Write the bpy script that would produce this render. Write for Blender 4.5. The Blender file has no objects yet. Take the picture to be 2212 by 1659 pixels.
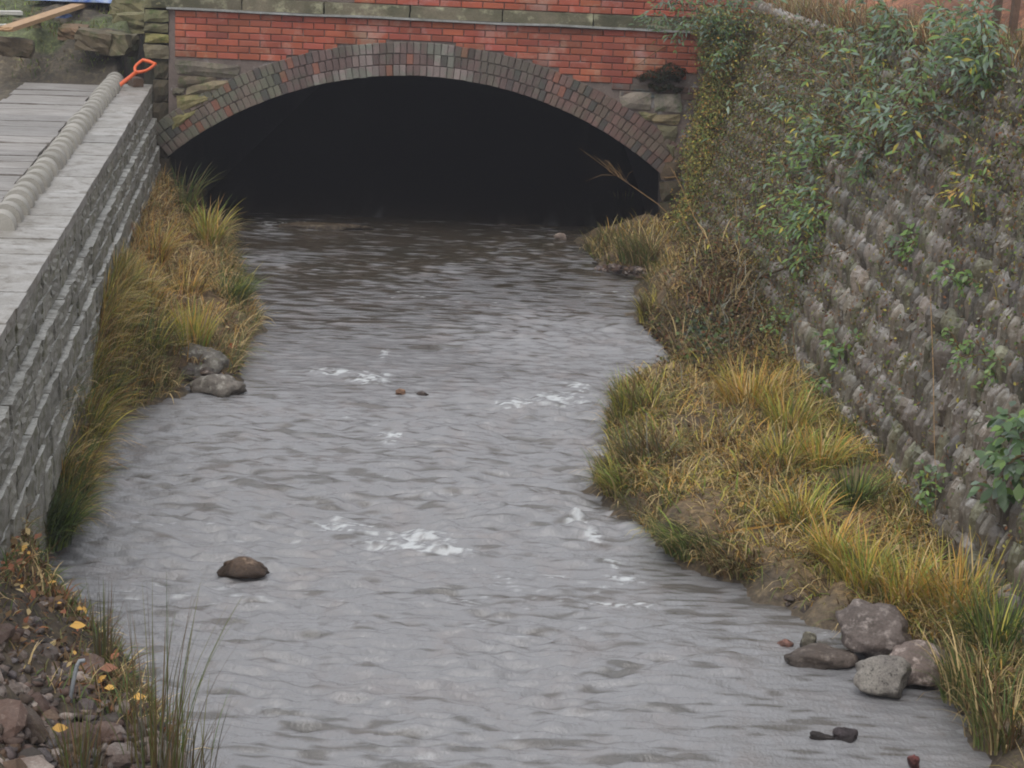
import bpy, math, random
import numpy as np
from mathutils import Vector, Matrix, noise as mnoise

# ------------------------------------------------------------------ camera, sky, sun, exposure
S = bpy.context.scene
COL = S.collection
F, TH, RHO, HC = 2000.0, math.atan(504/2000.0), 0.045, 3.8
_c, _s = math.cos, math.sin
R0 = np.array([1, 0, 0.]); FW = np.array([0, _c(TH), -_s(TH)]); U0 = np.array([0, _s(TH), _c(TH)])
CR = R0*_c(RHO)+U0*_s(RHO); CU = U0*_c(RHO)-R0*_s(RHO); CC = np.array([0, 0, HC])
cam = bpy.data.cameras.new('camera'); camo = bpy.data.objects.new('camera', cam); COL.objects.link(camo)
cam.sensor_width = 36; cam.lens = 36*F/1024; cam.clip_start = .1; cam.clip_end = 2000
m = Matrix.Identity(4)
for i in range(3):
    m[i][0] = CR[i]; m[i][1] = CU[i]; m[i][2] = -FW[i]; m[i][3] = CC[i]
camo.matrix_world = m
S.camera = camo
SUN_EL, SUN_ROT = math.radians(58), math.radians(200)
W = bpy.data.worlds.new("World"); S.world = W; W.use_nodes = True
nt = W.node_tree; nt.nodes.clear()
wo = nt.nodes.new('ShaderNodeOutputWorld'); bg = nt.nodes.new('ShaderNodeBackground')
sk = nt.nodes.new('ShaderNodeTexSky'); sk.sky_type = 'NISHITA'; sk.sun_disc = False
sk.sun_elevation = SUN_EL; sk.sun_rotation = SUN_ROT; sk.air_density = 1.0; sk.dust_density = 4.0; sk.altitude = 0
hs = nt.nodes.new('ShaderNodeHueSaturation'); hs.inputs['Saturation'].default_value = .22
ov = nt.nodes.new('ShaderNodeMix'); ov.data_type = 'RGBA'; ov.inputs[0].default_value = .65; ov.inputs[7].default_value = (6.3, 6.5, 6.9, 1)   # closed cloud cover over the clear-sky model
nt.links.new(sk.outputs[0], hs.inputs['Color']); nt.links.new(hs.outputs[0], ov.inputs[6]); nt.links.new(ov.outputs[2], bg.inputs[0]); nt.links.new(bg.outputs[0], wo.inputs[0])
bg.inputs[1].default_value = .12
sun = bpy.data.lights.new('sun', 'SUN'); sun.energy = .8; sun.angle = math.radians(30); sun.color = (1, .97, .93)
suno = bpy.data.objects.new('sun', sun); COL.objects.link(suno)
sd = Vector((math.sin(SUN_ROT)*math.cos(SUN_EL), math.cos(SUN_ROT)*math.cos(SUN_EL), math.sin(SUN_EL)))
suno.rotation_euler = sd.to_track_quat('Z', 'Y').to_euler()
S.view_settings.view_transform = 'Standard'; S.view_settings.look = 'None'
S.view_settings.gamma = 1; S.view_settings.use_curve_mapping = False
S.view_settings.exposure = 0.45
S.cycles.pixel_filter_type = 'BLACKMAN_HARRIS'; S.cycles.filter_width = 1.9
S.cycles.use_denoising = True; S.cycles.use_adaptive_sampling = False

rnd = random.Random(7)
RN = np.random.RandomState(11)

def ray(u, v):
    u = u*1024/2212-512; v = 384-v*768/1659
    return CR*u+CU*v+FW*F
def G(u, v, z=0.):                      # where the sight line meets a level plane
    d = ray(u, v); return CC+d*((z-HC)/d[2])
def PY(u, v, y):                        # ... a wall across the stream
    d = ray(u, v); return CC+d*(y/d[1])
def PJ(p):
    p = np.asarray(p, float)-CC; z = p@FW
    return (p@CR)*F/z+512, 384-(p@CU)*F/z

# ------------------------------------------------------------------ helpers
def tag(o, label=None, cat=None, group=None, kind=None):
    if label: o['label'] = label
    if cat: o['category'] = cat
    if group: o['group'] = group
    if kind: o['kind'] = kind
    return o
def empty(name, loc=(0, 0, 0), rz=0):
    o = bpy.data.objects.new(name, None); COL.objects.link(o); o.location = loc; o.rotation_euler.z = rz
    o.empty_display_size = .2
    return o
def mk(name, V, Fa, mat=None, smooth=False, cols=None):
    me = bpy.data.meshes.new(name)
    me.from_pydata([tuple(map(float, v)) for v in V], [], [tuple(map(int, f)) for f in Fa])
    if mat: me.materials.append(mat)
    if smooth: me.polygons.foreach_set('use_smooth', [True]*len(me.polygons))
    if cols is not None: setcol(me, cols)
    me.update(); return me
def setcol(me, cols):
    a = me.color_attributes.new('Col', 'FLOAT_COLOR', 'POINT')
    c = np.ones((len(me.vertices), 4), np.float32); c[:, :3] = cols
    a.data.foreach_set('color', c.ravel())
def mknp(name, V, Fa, mat=None, smooth=False, cols=None):      # arrays; faces all of one size
    V = np.asarray(V, np.float32); Fa = np.asarray(Fa, np.int32); k = Fa.shape[1]
    me = bpy.data.meshes.new(name); me.vertices.add(len(V)); me.vertices.foreach_set('co', V.ravel())
    me.loops.add(Fa.size); me.loops.foreach_set('vertex_index', Fa.ravel())
    me.polygons.add(len(Fa)); me.polygons.foreach_set('loop_start', np.arange(0, Fa.size, k, dtype=np.int32))
    me.polygons.foreach_set('loop_total', np.full(len(Fa), k, np.int32))
    me.update(calc_edges=True)
    if smooth: me.polygons.foreach_set('use_smooth', np.ones(len(Fa), bool))
    if mat: me.materials.append(mat)
    if cols is not None: setcol(me, cols)
    me.validate(); return me
def ob(name, me, parent=None, loc=(0, 0, 0), rot=(0, 0, 0), sc=(1, 1, 1), color=None):
    o = bpy.data.objects.new(name, me); COL.objects.link(o)
    o.location = loc; o.rotation_euler = rot; o.scale = sc
    if parent: o.parent = parent
    if color: o.color = (*color, 1)
    return o
def fld(ny, nx, ly, lx, seed):          # smooth random field, unit deviation, correlation lengths in cells
    r = np.random.RandomState(seed).randn(ny, nx)
    fy = np.fft.fftfreq(ny)[:, None]; fx = np.fft.rfftfreq(nx)[None, :]
    a = np.fft.irfft2(np.fft.rfft2(r)*np.exp(-2*(np.pi**2)*((fy*ly)**2+(fx*lx)**2)), s=(ny, nx))
    return a/a.std()
def band(ny, nx, ly, lx, seed):         # rippled field (no large drift)
    a = fld(ny, nx, ly, lx, seed)-.75*fld(ny, nx, ly*2, lx*2, seed)
    return a/a.std()

# ------------------------------------------------------------------ materials
def mat(name, c1, c2, scale=3., c3=None, s3=12., t3=.62, rough=.75, bump=.4, bscale=60., src='one', spec=.4, fine=.25, stretch=None, w3=.06, top=None, wet=False):
    M = bpy.data.materials.new(name); M.use_nodes = True; t = M.node_tree; N = t.nodes; L = t.links
    b = N['Principled BSDF']; b.inputs['Roughness'].default_value = rough; b.inputs['Specular IOR Level'].default_value = spec
    geo = N.new('ShaderNodeNewGeometry'); vec = geo.outputs['Position']
    if stretch:
        mp = N.new('ShaderNodeMapping'); mp.inputs['Scale'].default_value = stretch; L.new(vec, mp.inputs[0]); vec = mp.outputs[0]
    def nz(sc, det=5., ro=.6):
        n = N.new('ShaderNodeTexNoise'); n.inputs['Scale'].default_value = sc; n.inputs['Detail'].default_value = det
        n.inputs['Roughness'].default_value = ro; L.new(vec, n.inputs['Vector']); return n.outputs['Fac']
    def ramp(v, a, bb):
        r = N.new('ShaderNodeMapRange'); r.inputs[1].default_value = a; r.inputs[2].default_value = bb; r.clamp = True; L.new(v, r.inputs[0]); return r.outputs[0]
    def mix(f, a, bb, mode='MIX'):
        x = N.new('ShaderNodeMix'); x.data_type = 'RGBA'; x.blend_type = mode
        if isinstance(f, float): x.inputs[0].default_value = f
        else: L.new(f, x.inputs[0])
        for k, q in ((6, a), (7, bb)):
            if isinstance(q, tuple): x.inputs[k].default_value = (*q, 1)
            else: L.new(q, x.inputs[k])
        return x.outputs[2]
    c = mix(ramp(nz(scale), .35, .65), c1, c2)
    if c3: c = mix(ramp(nz(s3, 6., .7), t3-w3, t3+w3), c, c3)
    if top:                              # paler upward faces: lichen on slates, painted sky light on wall ledges
        sx = N.new('ShaderNodeSeparateXYZ'); L.new(geo.outputs['Normal'], sx.inputs[0])
        mm = N.new('ShaderNodeMath'); mm.operation = 'MULTIPLY'; L.new(ramp(sx.outputs[2], .2, .75), mm.inputs[0]); L.new(ramp(nz(9., 5., .7), .38, .55), mm.inputs[1])
        c = mix(mm.outputs[0], c, top)
    f = N.new('ShaderNodeMapRange'); f.inputs[3].default_value = 1-fine; f.inputs[4].default_value = 1+fine
    f.inputs[1].default_value = .25; f.inputs[2].default_value = .75; L.new(nz(bscale*1.3, 4., .75), f.inputs[0])
    g = N.new('ShaderNodeCombineColor'); [L.new(f.outputs[0], g.inputs[k]) for k in range(3)]
    c = mix(1., c, g.outputs[0], 'MULTIPLY')
    if src == 'obj':
        oi = N.new('ShaderNodeObjectInfo'); c = mix(1., c, oi.outputs['Color'], 'MULTIPLY')
    if src == 'attr':
        a = N.new('ShaderNodeVertexColor'); a.layer_name = 'Col'; c = mix(1., c, a.outputs[0], 'MULTIPLY')
    if wet:                              # stone kept dark and damp near the water line
        sz_ = N.new('ShaderNodeSeparateXYZ'); L.new(geo.outputs['Position'], sz_.inputs[0])
        ad = N.new('ShaderNodeMath'); ad.operation = 'MULTIPLY_ADD'; L.new(nz(14., 4.), ad.inputs[0]); ad.inputs[1].default_value = -.10; L.new(sz_.outputs[2], ad.inputs[2])
        c = mix(ramp(ad.outputs[0], -.035, .02), mix(1., c, (.38, .36, .34), 'MULTIPLY'), c)
    L.new(c, b.inputs['Base Color'])
    if bump:
        bp = N.new('ShaderNodeBump'); bp.inputs['Strength'].default_value = bump; bp.inputs['Distance'].default_value = .012
        L.new(nz(bscale, 5., .7), bp.inputs['Height']); L.new(bp.outputs[0], b.inputs['Normal'])
    return M
def leafmat(name, rough=.5, spec=.4, trans=.25):
    M = bpy.data.materials.new(name); M.use_nodes = True; t = M.node_tree; N = t.nodes; L = t.links
    b = N['Principled BSDF']; a = N.new('ShaderNodeVertexColor'); a.layer_name = 'Col'
    L.new(a.outputs[0], b.inputs['Base Color']); b.inputs['Roughness'].default_value = rough; b.inputs['Specular IOR Level'].default_value = spec
    tr = N.new('ShaderNodeBsdfTranslucent'); L.new(a.outputs[0], tr.inputs[0])
    mx = N.new('ShaderNodeMixShader'); mx.inputs[0].default_value = trans
    L.new(b.outputs[0], mx.inputs[1]); L.new(tr.outputs[0], mx.inputs[2]); L.new(mx.outputs[0], N['Material Output'].inputs[0])
    return M
M_BRICK = mat('red_brick', (.37, .094, .05), (.26, .07, .042), 2.2, (.38, .21, .17), 3., .60, rough=.6, bump=.25, bscale=90, src='obj', fine=.18, w3=.08)
M_ARCH = mat('weathered_brick', (.155, .115, .10), (.10, .08, .07), 4., (.12, .113, .088), 4., .52, rough=.75, bump=.5, bscale=70, src='obj', w3=.05)
M_MORT = mat('old_mortar', (.20, .155, .135), (.13, .105, .09), 5., (.32, .31, .30), 6., .62, rough=.9, bump=.5, bscale=60)
M_SAND = mat('sandstone', (.25, .21, .14), (.14, .12, .085), 5., (.10, .11, .05), 7., .57, rough=.85, bump=.7, bscale=40, src='obj')
M_LEDGE = mat('mossy_ledge', (.17, .145, .105), (.075, .075, .045), 2.2, (.3, .29, .2), 5., .58, rough=.85, bump=.5, bscale=40, src='obj', stretch=(1, 1, 1.2))
M_EDGE = mat('ledge_edge', (.36, .36, .35), (.2, .2, .18), 6., rough=.8, bump=.3)
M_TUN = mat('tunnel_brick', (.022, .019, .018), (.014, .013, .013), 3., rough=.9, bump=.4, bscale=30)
M_DARK = mat('dark_fill', (.03, .028, .02), (.05, .045, .03), 6., rough=.9, bump=.5, bscale=40)  # near-black for the cores, backing and deck behind the stonework
M_WALL = mat('grey_walling', (.31, .295, .265), (.21, .20, .17), 6., (.15, .145, .09), 9., .56, rough=.7, bump=.9, bscale=45, src='obj', top=(.56, .55, .52), fine=.35)  # paler ledge tops: skylight painted into the colour
M_COPE = mat('cast_coping', (.38, .36, .325), (.30, .285, .25), 5., (.25, .25, .2), 14., .68, rough=.7, bump=.3, bscale=120, src='obj')
M_SLAB = mat('wall_top_slab', (.38, .365, .345), (.25, .23, .20), 5., (.17, .15, .12), 7., .56, rough=.4, bump=.6, bscale=60, src='obj', fine=.3)
M_PLANK = mat('weathered_plank', (.32, .30, .28), (.18, .158, .135), 3.5, (.12, .095, .075), 4., .60, rough=.42, bump=.4, bscale=30, src='obj', stretch=(1, 6, 1))
M_SLATE = mat('slate', (.185, .16, .128), (.11, .092, .068), 7., (.28, .262, .235), 22., .60, rough=.6, bump=.6, bscale=40, src='obj', top=(.31, .295, .27), fine=.28)
M_SLATEA = mat('slate_far', (.185, .16, .128), (.11, .092, .068), 7., (.28, .262, .235), 22., .60, rough=.6, bump=.6, bscale=40, src='attr', top=(.31, .295, .27), fine=.28)
M_SOIL = mat('bank_soil', (.105, .08, .055), (.06, .048, .034), 5., (.15, .115, .07), 14., .56, rough=.9, bump=1., bscale=25, src='attr', fine=.45)
M_ROCK = mat('river_rock', (.25, .22, .20), (.15, .13, .115), 6., (.46, .43, .40), 16., .58, rough=.55, bump=1., bscale=45, src='obj', fine=.4, wet=True)
M_GRAN = mat('speckled_granite', (.34, .32, .29), (.22, .2, .185), 7., (.06, .055, .05), 45., .60, rough=.65, bump=.6, bscale=90, src='obj', fine=.45, wet=True)
M_RUB = mat('rubble', (.3, .26, .24), (.2, .15, .13), 9., (.4, .38, .36), 30., .62, rough=.6, bump=.6, bscale=60, src='obj', fine=.35)
M_RUBA = mat('rubble_small', (.3, .26, .24), (.2, .15, .13), 9., (.4, .38, .36), 30., .62, rough=.6, bump=.6, bscale=60, src='attr', fine=.35)
M_WOOD = mat('new_timber', (.48, .3, .15), (.38, .23, .12), 5., rough=.6, bump=.2, stretch=(6, 1, 6), src='obj')
M_ORANGE = mat('orange_plastic', (.72, .13, .035), (.62, .11, .035), 8., rough=.4, bump=.1, spec=.5)
M_BLUE = mat('blue_sheet', (.05, .14, .5), (.35, .42, .52), 8., rough=.4, bump=.3)
M_PALE = mat('pale_scrap', (.6, .58, .54), (.45, .42, .38), 9., rough=.6, bump=.2, src='obj')
M_STEEL = mat('dull_steel', (.25, .27, .29), (.33, .35, .37), 20., rough=.45, bump=.1)
M_TWIG = mat('dry_stem', (.40, .31, .19), (.26, .19, .11), 20., rough=.8, bump=.2, src='attr')
M_STAKE = mat('old_stake', (.16, .1, .07), (.1, .065, .045), 20., rough=.8, bump=.4)
M_GRASS = leafmat('grass_blades', .55, .3, .25)
M_LEAF = leafmat('shrub_leaves', .38, .5, .25)
M_LITTER = leafmat('dead_litter', .7, .3, .1)

def watermat():
    M = bpy.data.materials.new('stream_water'); M.use_nodes = True; t = M.node_tree; N = t.nodes; L = t.links
    b = N['Principled BSDF']
    geo = N.new('ShaderNodeNewGeometry')
    mp = N.new('ShaderNodeMapping'); mp.inputs['Scale'].default_value = (1, .8, 1); mp.inputs['Rotation'].default_value[2] = .15
    L.new(geo.outputs['Position'], mp.inputs[0])
    def nz(sc, det, ro=.6):
        n = N.new('ShaderNodeTexNoise'); n.inputs['Scale'].default_value = sc; n.inputs['Detail'].default_value = det; n.inputs['Roughness'].default_value = ro
        L.new(mp.outputs[0], n.inputs['Vector']); return n.outputs['Fac']
    r = N.new('ShaderNodeMapRange'); r.inputs[1].default_value = .4; r.inputs[2].default_value = .66; L.new(nz(1.6, 5.), r.inputs[0])
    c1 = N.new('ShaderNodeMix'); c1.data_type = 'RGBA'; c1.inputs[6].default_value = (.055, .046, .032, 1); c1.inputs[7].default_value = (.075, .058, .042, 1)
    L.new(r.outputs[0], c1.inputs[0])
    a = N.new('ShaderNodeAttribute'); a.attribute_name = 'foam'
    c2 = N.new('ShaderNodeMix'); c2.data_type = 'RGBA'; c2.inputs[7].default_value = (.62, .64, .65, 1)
    L.new(a.outputs['Fac'], c2.inputs[0]); ar = N.new('ShaderNodeAttribute'); ar.attribute_name = 'sky_sheen'
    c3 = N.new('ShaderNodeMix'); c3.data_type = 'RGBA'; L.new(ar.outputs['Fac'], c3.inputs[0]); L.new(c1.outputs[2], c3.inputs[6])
    c4 = N.new('ShaderNodeMix'); c4.data_type = 'RGBA'; c4.inputs[6].default_value = (.235, .232, .237, 1); c4.inputs[7].default_value = (.235, .215, .21, 1)  # turbid grey, lifted to carry the painted sky reflection
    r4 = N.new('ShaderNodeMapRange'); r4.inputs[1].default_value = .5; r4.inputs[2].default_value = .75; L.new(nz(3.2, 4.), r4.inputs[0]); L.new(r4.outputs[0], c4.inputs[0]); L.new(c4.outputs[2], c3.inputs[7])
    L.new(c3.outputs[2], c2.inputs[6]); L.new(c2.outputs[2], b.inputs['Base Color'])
    rr = N.new('ShaderNodeMapRange'); rr.inputs[3].default_value = .04; rr.inputs[4].default_value = .7; L.new(a.outputs['Fac'], rr.inputs[0])
    L.new(rr.outputs[0], b.inputs['Roughness'])
    b.inputs['IOR'].default_value = 1.52; b.inputs['Specular IOR Level'].default_value = 1.
    bp = N.new('ShaderNodeBump'); bp.inputs['Strength'].default_value = 1.; bp.inputs['Distance'].default_value = .009
    L.new(nz(48., 4., .65), bp.inputs['Height']); L.new(bp.outputs[0], b.inputs['Normal'])
    return M
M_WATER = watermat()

# ------------------------------------------------------------------ plan of the place
YB = 21.2                                # face of the bridge
AX, AZ, AR = -1.115, -2.38, 4.13         # centre and radius of the arch underside
WLp = [(500, 475), (490, 540), (530, 640), (560, 700), (530, 760), (500, 830), (400, 850), (270, 822), (240, 900), (200, 960), (170, 1060), (150, 1150), (-10, 1185), (20, 1240), (80, 1310), (185, 1410), (290, 1480), (350, 1560), (420, 1659)]
WRp = [(1240, 520), (1290, 575), (1400, 605), (1390, 700), (1480, 800), (1330, 850), (1310, 930), (1320, 1000), (1280, 1055), (1400, 1160), (1500, 1220), (1600, 1260), (1750, 1330), (1850, 1380), (2040, 1480), (2100, 1570), (2180, 1659)]
def line(pts, first, last):
    q = np.array([G(u, v)[:2] for u, v in pts]); q = q[np.argsort(q[:, 1])]
    y = np.concatenate([[-5, 5.0], q[:, 1], [24., 60]]); x = np.concatenate([[last, last], q[:, 0], [first, first]])
    return y, x
LY, LX = line(WLp, -3.7, -.6); RY, RX = line(WRp, 1.5, 2.5)
xl = lambda y: np.interp(y, LY, LX)
xr = lambda y: np.interp(y, RY, RX)
xwl = lambda y: -3.9-.122*(y-20.98)      # top edge of the left wall
xwr = lambda y: 1.70+.074*(21.9-y)        # foot of the right wall (z=.1)
def ztop_r(y): return 2.62+.028*(21.3-np.minimum(y, 21.3))
def sm(a, b, x):
    t = np.clip((x-a)/(b-a), 0, 1); return t*t*(3-2*t)
def gz(x, y, n=0.):                      # height of the ground
    x = np.asarray(x, float); y = np.asarray(y, float)
    dl = xl(y)-x; dr = x-xr(y)
    d = np.maximum(dl, dr)+n*.05
    left = dl > dr
    bank = np.where(left, .03+.10*sm(0, .25, d)+.14*d, .03+.12*sm(0, .25, d)+.05*d)
    dw = np.maximum(x-xwl(y), 0)
    bank = np.where(left, bank+.48*np.exp(-(dw/.30)**2)*sm(0, .12, d), bank)
    nr = sm(10.4, 9.6, y)
    bank = np.where(left & (y < 11.2), .02+(.05+.17*nr)*sm(0, .25, d)+.20*d*nr+.3*nr*np.exp(-(dw/.3)**2)*sm(0, .12, d), bank)
    bank = np.minimum(bank, .62)
    bed = -.05-.35*sm(0, -.8, -np.maximum(-d, 0))
    bed = -.02+np.maximum(d, -1)*.35
    z = np.where(d > 0, bank, bed)
    z = z+.5*np.exp(-(((x-1.75)/.42)**2+((y-17.6)/1.2)**2))*(d > 0)*sm(0, .3, d)
    z = z+.16*np.exp(-(((x-1.35)/.4)**2+((y-21.)/1.0)**2))*(d > 0)
    z = z+n*.03
    # terrace behind the left wall
    w = sm(.25, .4, xwl(y)-x)
    zl = 1.44+.5*sm(21.3, 22.3, y+.15*(x+5))+.15*sm(.9, 1.8, xwl(y)-x)*sm(20., 16., y)+.06*n+.0*x
    zl = zl+.35*sm(22.5, 26, y)
    z = np.where(xwl(y)-x > .25, z*(1-w)+zl*w, z)
    # ground above the right wall
    w = sm(.72, .9, x-xwr(y))
    zr = ztop_r(y)-.03+.05*n+sm(1.4, 4., x-xwr(y))*1.4
    z = np.where(x-xwr(y) > .72, z*(1-w)+zr*w, z)
    # behind the bridge face the ground is the fill beside the culvert
    beh = y > YB+.35
    z = np.where(beh & (x > AX-2.6) & (x < AX+2.6), -.35, z)
    z = np.where(beh & (x >= 1.9), np.maximum(z, 2.6), z)
    return z

# ------------------------------------------------------------------ ground
def axis(lo, hi, st, far):
    a = np.arange(lo, hi, st); k = np.array([.3, .8, 1.6, 3, 6, 12, 25, 60, far])
    return np.concatenate([lo-k[::-1], a, a[-1]+k])
gx = axis(-6.5, 6.5, .07, 90); gy = axis(6.5, 24.5, .07, 120)
GX, GY = np.meshgrid(gx, gy)
n1 = fld(len(gy), len(gx), 3.0, 3.0, 3)*.6+fld(len(gy), len(gx), 1.2, 1.2, 4)*.5
GZ = gz(GX, GY, n1)
# earth tint: wet dark by the water, tan litter on the banks, grey mud on the left terrace, red earth above the right wall
tint = np.ones(GX.shape+(3,))
f2 = fld(len(gy), len(gx), 6, 6, 5)
dl = xl(GY)-GX; dr = GX-xr(GY)
tint *= (1+.22*f2[..., None])
terr = (xwl(GY)-GX > .3)
tint[terr] *= np.array([1.0, 1.08, 1.15])
bankr = (dr > .1) & (GX-xwr(GY) < .6)
tint[bankr] *= np.array([1.55, 1.4, 1.2])
bankl = (dl > .1) & ~terr & (GY > 11.5)
tint[bankl] *= np.array([1.5, 1.3, 1.05])
red = GX-xwr(GY) > 1.0
tint[red] *= np.array([2.3, 1.35, 1.15])
grn = terr & (GY > 22.0) & (f2 > -.3)
tint[grn] *= np.array([.85, 1.15, .75])
def gridfaces(ny, nx):
    i = np.arange(ny*nx).reshape(ny, nx)
    return np.stack([i[:-1, :-1], i[:-1, 1:], i[1:, 1:], i[1:, :-1]], -1).reshape(-1, 4)
ground = ob('ground', mknp('ground', np.stack([GX, GY, GZ], -1).reshape(-1, 3), gridfaces(*GX.shape), M_SOIL, True, np.clip(tint, .2, 4).reshape(-1, 3)))
tag(ground, kind='structure')
RNG = lambda x, y: float(gz(x, y))

# ------------------------------------------------------------------ stream water
wx = np.arange(-4.6, 3.6, .0205); wy = np.arange(6.8, 22.6, .0125)
WX, WY = np.meshgrid(wx, wy); ny, nx = WX.shape
h = .0045*band(ny, nx, 1.2, 2.2, 21)+.0052*band(ny, nx, 2.2, 5., 22)+.0042*band(ny, nx, 6, 11, 23)+.009*fld(ny, nx, 32, 24, 24)
calm = 1-.35*sm(15.0, 19.0, WY)         # quieter pool by the arch
h = h*calm*(.88+.5*np.clip(fld(ny, nx, 50, 30, 25), -1, 1.5))
foam = np.zeros_like(h)
FS = [(720, 805, .22, .10, 1), (800, 818, .16, .16, 1.2), (830, 765, .05, .25, .6), (1110, 872, .16, .12, 1), (1200, 862, .30, .2, .75), (1245, 845, .15, .25, .7), (845, 945, .10, .16, 1),
      (740, 1128, .20, .10, 1.1), (880, 1160, .30, .14, 1.15), (960, 1190, .22, .07, 1.1), (900, 1178, .3, .1, .8), (1245, 1130, .07, .10, 1), (1282, 1160, .05, .08, 1.2), (1340, 1245, .10, .06, 1), (1325, 1215, .06, .1, .8),
      (1090, 1245, .13, .05, .8), (1350, 1303, .25, .05, .8), (600, 1525, .12, .05, .5), (870, 1625, .2, .05, .5), (640, 487, .45, .2, .8), (850, 1220, .35, .1, .35), (900, 855, .3, .1, .45)]
for u, v, sx, sy, a in FS:
    p = G(u, v); e = np.exp(-((WX-p[0])/sx)**2-((WY-p[1])/(sy*1.3))**2)
    foam = np.maximum(foam, a*e); h += .022*e*a*(.6+.4*band(ny, nx, 2.4, 2.8, int(u)) if a > .9 else .5)
fn = .5+.5*np.clip(.6*band(ny, nx, 1.6, 2.4, 31)+.75*band(ny, nx, .7, .8, 32), -1.6, 1.6)
speck = sm(2.9, 3.6, .7*band(ny, nx, .8, 1.3, 41)+.9*fld(ny, nx, 16, 24, 42)+.6*band(ny, nx, 2, 5, 43))*.4*(WY < 19)
foam = np.clip((foam*1.2*(.05+1.3*fn)-.42)*1.05, 0, .85)
foam = np.maximum(foam, speck)
# low hummocks where the bed lies close
for u, v, sx, sy, a in [(1060, 1100, .25, .2, .03), (1180, 1090, .2, .2, .03), (500, 1190, .3, .2, .02), (700, 1230, .5, .2, .02), (1000, 930, .4, .3, .02), (850, 1000, .3, .3, .02), (1500, 1440, .5, .2, .02), (900, 1390, .4, .15, .02)]:
    p = G(u, v); h += a*np.exp(-((WX-p[0])/sx)**2-((WY-p[1])/sy)**2)
h += -.055*sm(21.6, 21.9, WY)*0
k_ = 12                                  # the last rows run on, level, into the culvert
WY = np.concatenate([WY, wy[-1]+np.linspace(1, 22, k_)[:, None]+0*wx[None, :]]); WX = np.concatenate([WX, np.repeat(wx[None, :], k_, 0)]); h = np.concatenate([h, np.zeros((k_, nx))]); foam = np.concatenate([foam, np.zeros((k_, nx))]); ny += k_
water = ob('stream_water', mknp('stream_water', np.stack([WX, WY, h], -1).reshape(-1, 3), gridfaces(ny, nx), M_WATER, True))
at = water.data.attributes.new('foam', 'FLOAT', 'POINT'); at.data.foreach_set('value', foam.astype(np.float32).ravel())
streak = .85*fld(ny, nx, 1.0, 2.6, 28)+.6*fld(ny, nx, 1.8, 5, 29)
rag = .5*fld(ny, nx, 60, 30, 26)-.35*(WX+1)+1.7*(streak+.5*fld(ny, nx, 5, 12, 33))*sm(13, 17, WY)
sheen = (1-sm(17.0, 21.4, WY+rag))*(1-.72*sm(.7, 1.8, streak+.35*fld(ny, nx, 22, 22, 27)))   # sky reflection painted pale on turbid water; bridge reflection and dashes painted dark
at = water.data.attributes.new('sky_sheen', 'FLOAT', 'POINT'); at.data.foreach_set('value', np.clip(sheen, 0, 1).astype(np.float32).ravel())
tag(water, kind='structure')

# ------------------------------------------------------------------ block shapes
def block(name, mat, sx, sy, sz, seed, rough=.08, nseg=2, round_=.35):
    """rough hewn block centred on the origin: box subdivided, rounded and knocked about"""
    r = random.Random(seed); n = nseg; vid = {}; V = []; Fc = []
    def vv(p):
        if p not in vid:
            vid[p] = len(V); x, y, z = [2*q/n-1 for q in p]
            l = math.sqrt(x*x+y*y+z*z) or 1; mx = max(abs(x), abs(y), abs(z))
            k = 1-round_*(1-mx*1.0/l*1.0)*.9
            x, y, z = x*k, y*k, z*k
            V.append(((x+r.uniform(-rough, rough))*sx/2, (y+r.uniform(-rough, rough))*sy/2, (z+r.uniform(-rough, rough))*sz/2))
        return vid[p]
    for i in range(n):
        for j in range(n):
            for (a, b) in ((0, False), (n, True)):
                q = [(a, i, j), (a, i+1, j), (a, i+1, j+1), (a, i, j+1)]
                Fc.append([vv(p) for p in (q if b else q[::-1])])
                q = [(i, a, j), (i, a, j+1), (i+1, a, j+1), (i+1, a, j)]
                Fc.append([vv(p) for p in (q if b else q[::-1])])
                q = [(i, j, a), (i+1, j, a), (i+1, j+1, a), (i, j+1, a)]
                Fc.append([vv(p) for p in (q if b else q[::-1])])
    return mk(name, V, Fc, mat)
def ico(sub):
    import bmesh
    bm = bmesh.new(); bmesh.ops.create_icosphere(bm, subdivisions=sub, radius=1)
    V = np.array([v.co[:] for v in bm.verts]); Fa = np.array([[v.index for v in f.verts] for f in bm.faces]); bm.free(); return V, Fa
ICO = {k: ico(k) for k in (1, 2, 3, 4)}
def rock(name, mat, sx, sy, sz, seed, sub=4, lump=.28, cuts=7, smooth=True, peak=0):
    V, Fa = ICO[sub]; V = V.copy(); r = np.random.RandomState(seed)
    for _ in range(cuts):                # plane cuts give facets
        n = r.randn(3); n /= np.linalg.norm(n); d = r.uniform(.55, .85)
        q = V@n; V = V-np.outer(np.maximum(q-d, 0)*.85, n)
    off = r.uniform(-50, 50, 3)
    k = np.array([mnoise.fractal(Vector(v*1.6+off), 1., 2., 4) for v in V])
    k2 = np.array([mnoise.fractal(Vector(v*6+off), .9, 2., 3) for v in V]) if sub > 2 else 0
    V = V*(1+lump*k+.05*k2)[:, None]
    if peak: V[:, :2] *= (1.1-peak*V[:, 2:3])
    return mk(name, V*np.array([sx, sy, sz])/2, Fa, mat, smooth)

# ------------------------------------------------------------------ the bridge
bridge = empty('brick_bridge', (AX, YB, 0))
tag(bridge, 'red brick bridge wall over the stream with a low dark three-ring arch', 'bridge')
def BL(x, y, z): return (x-AX, y-YB, z)   # bridge-local
def arcz(x, r):
    d = r*r-(x-AX)**2
    return AZ+math.sqrt(d) if d > 0 else -9
RO = AR+.355
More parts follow.
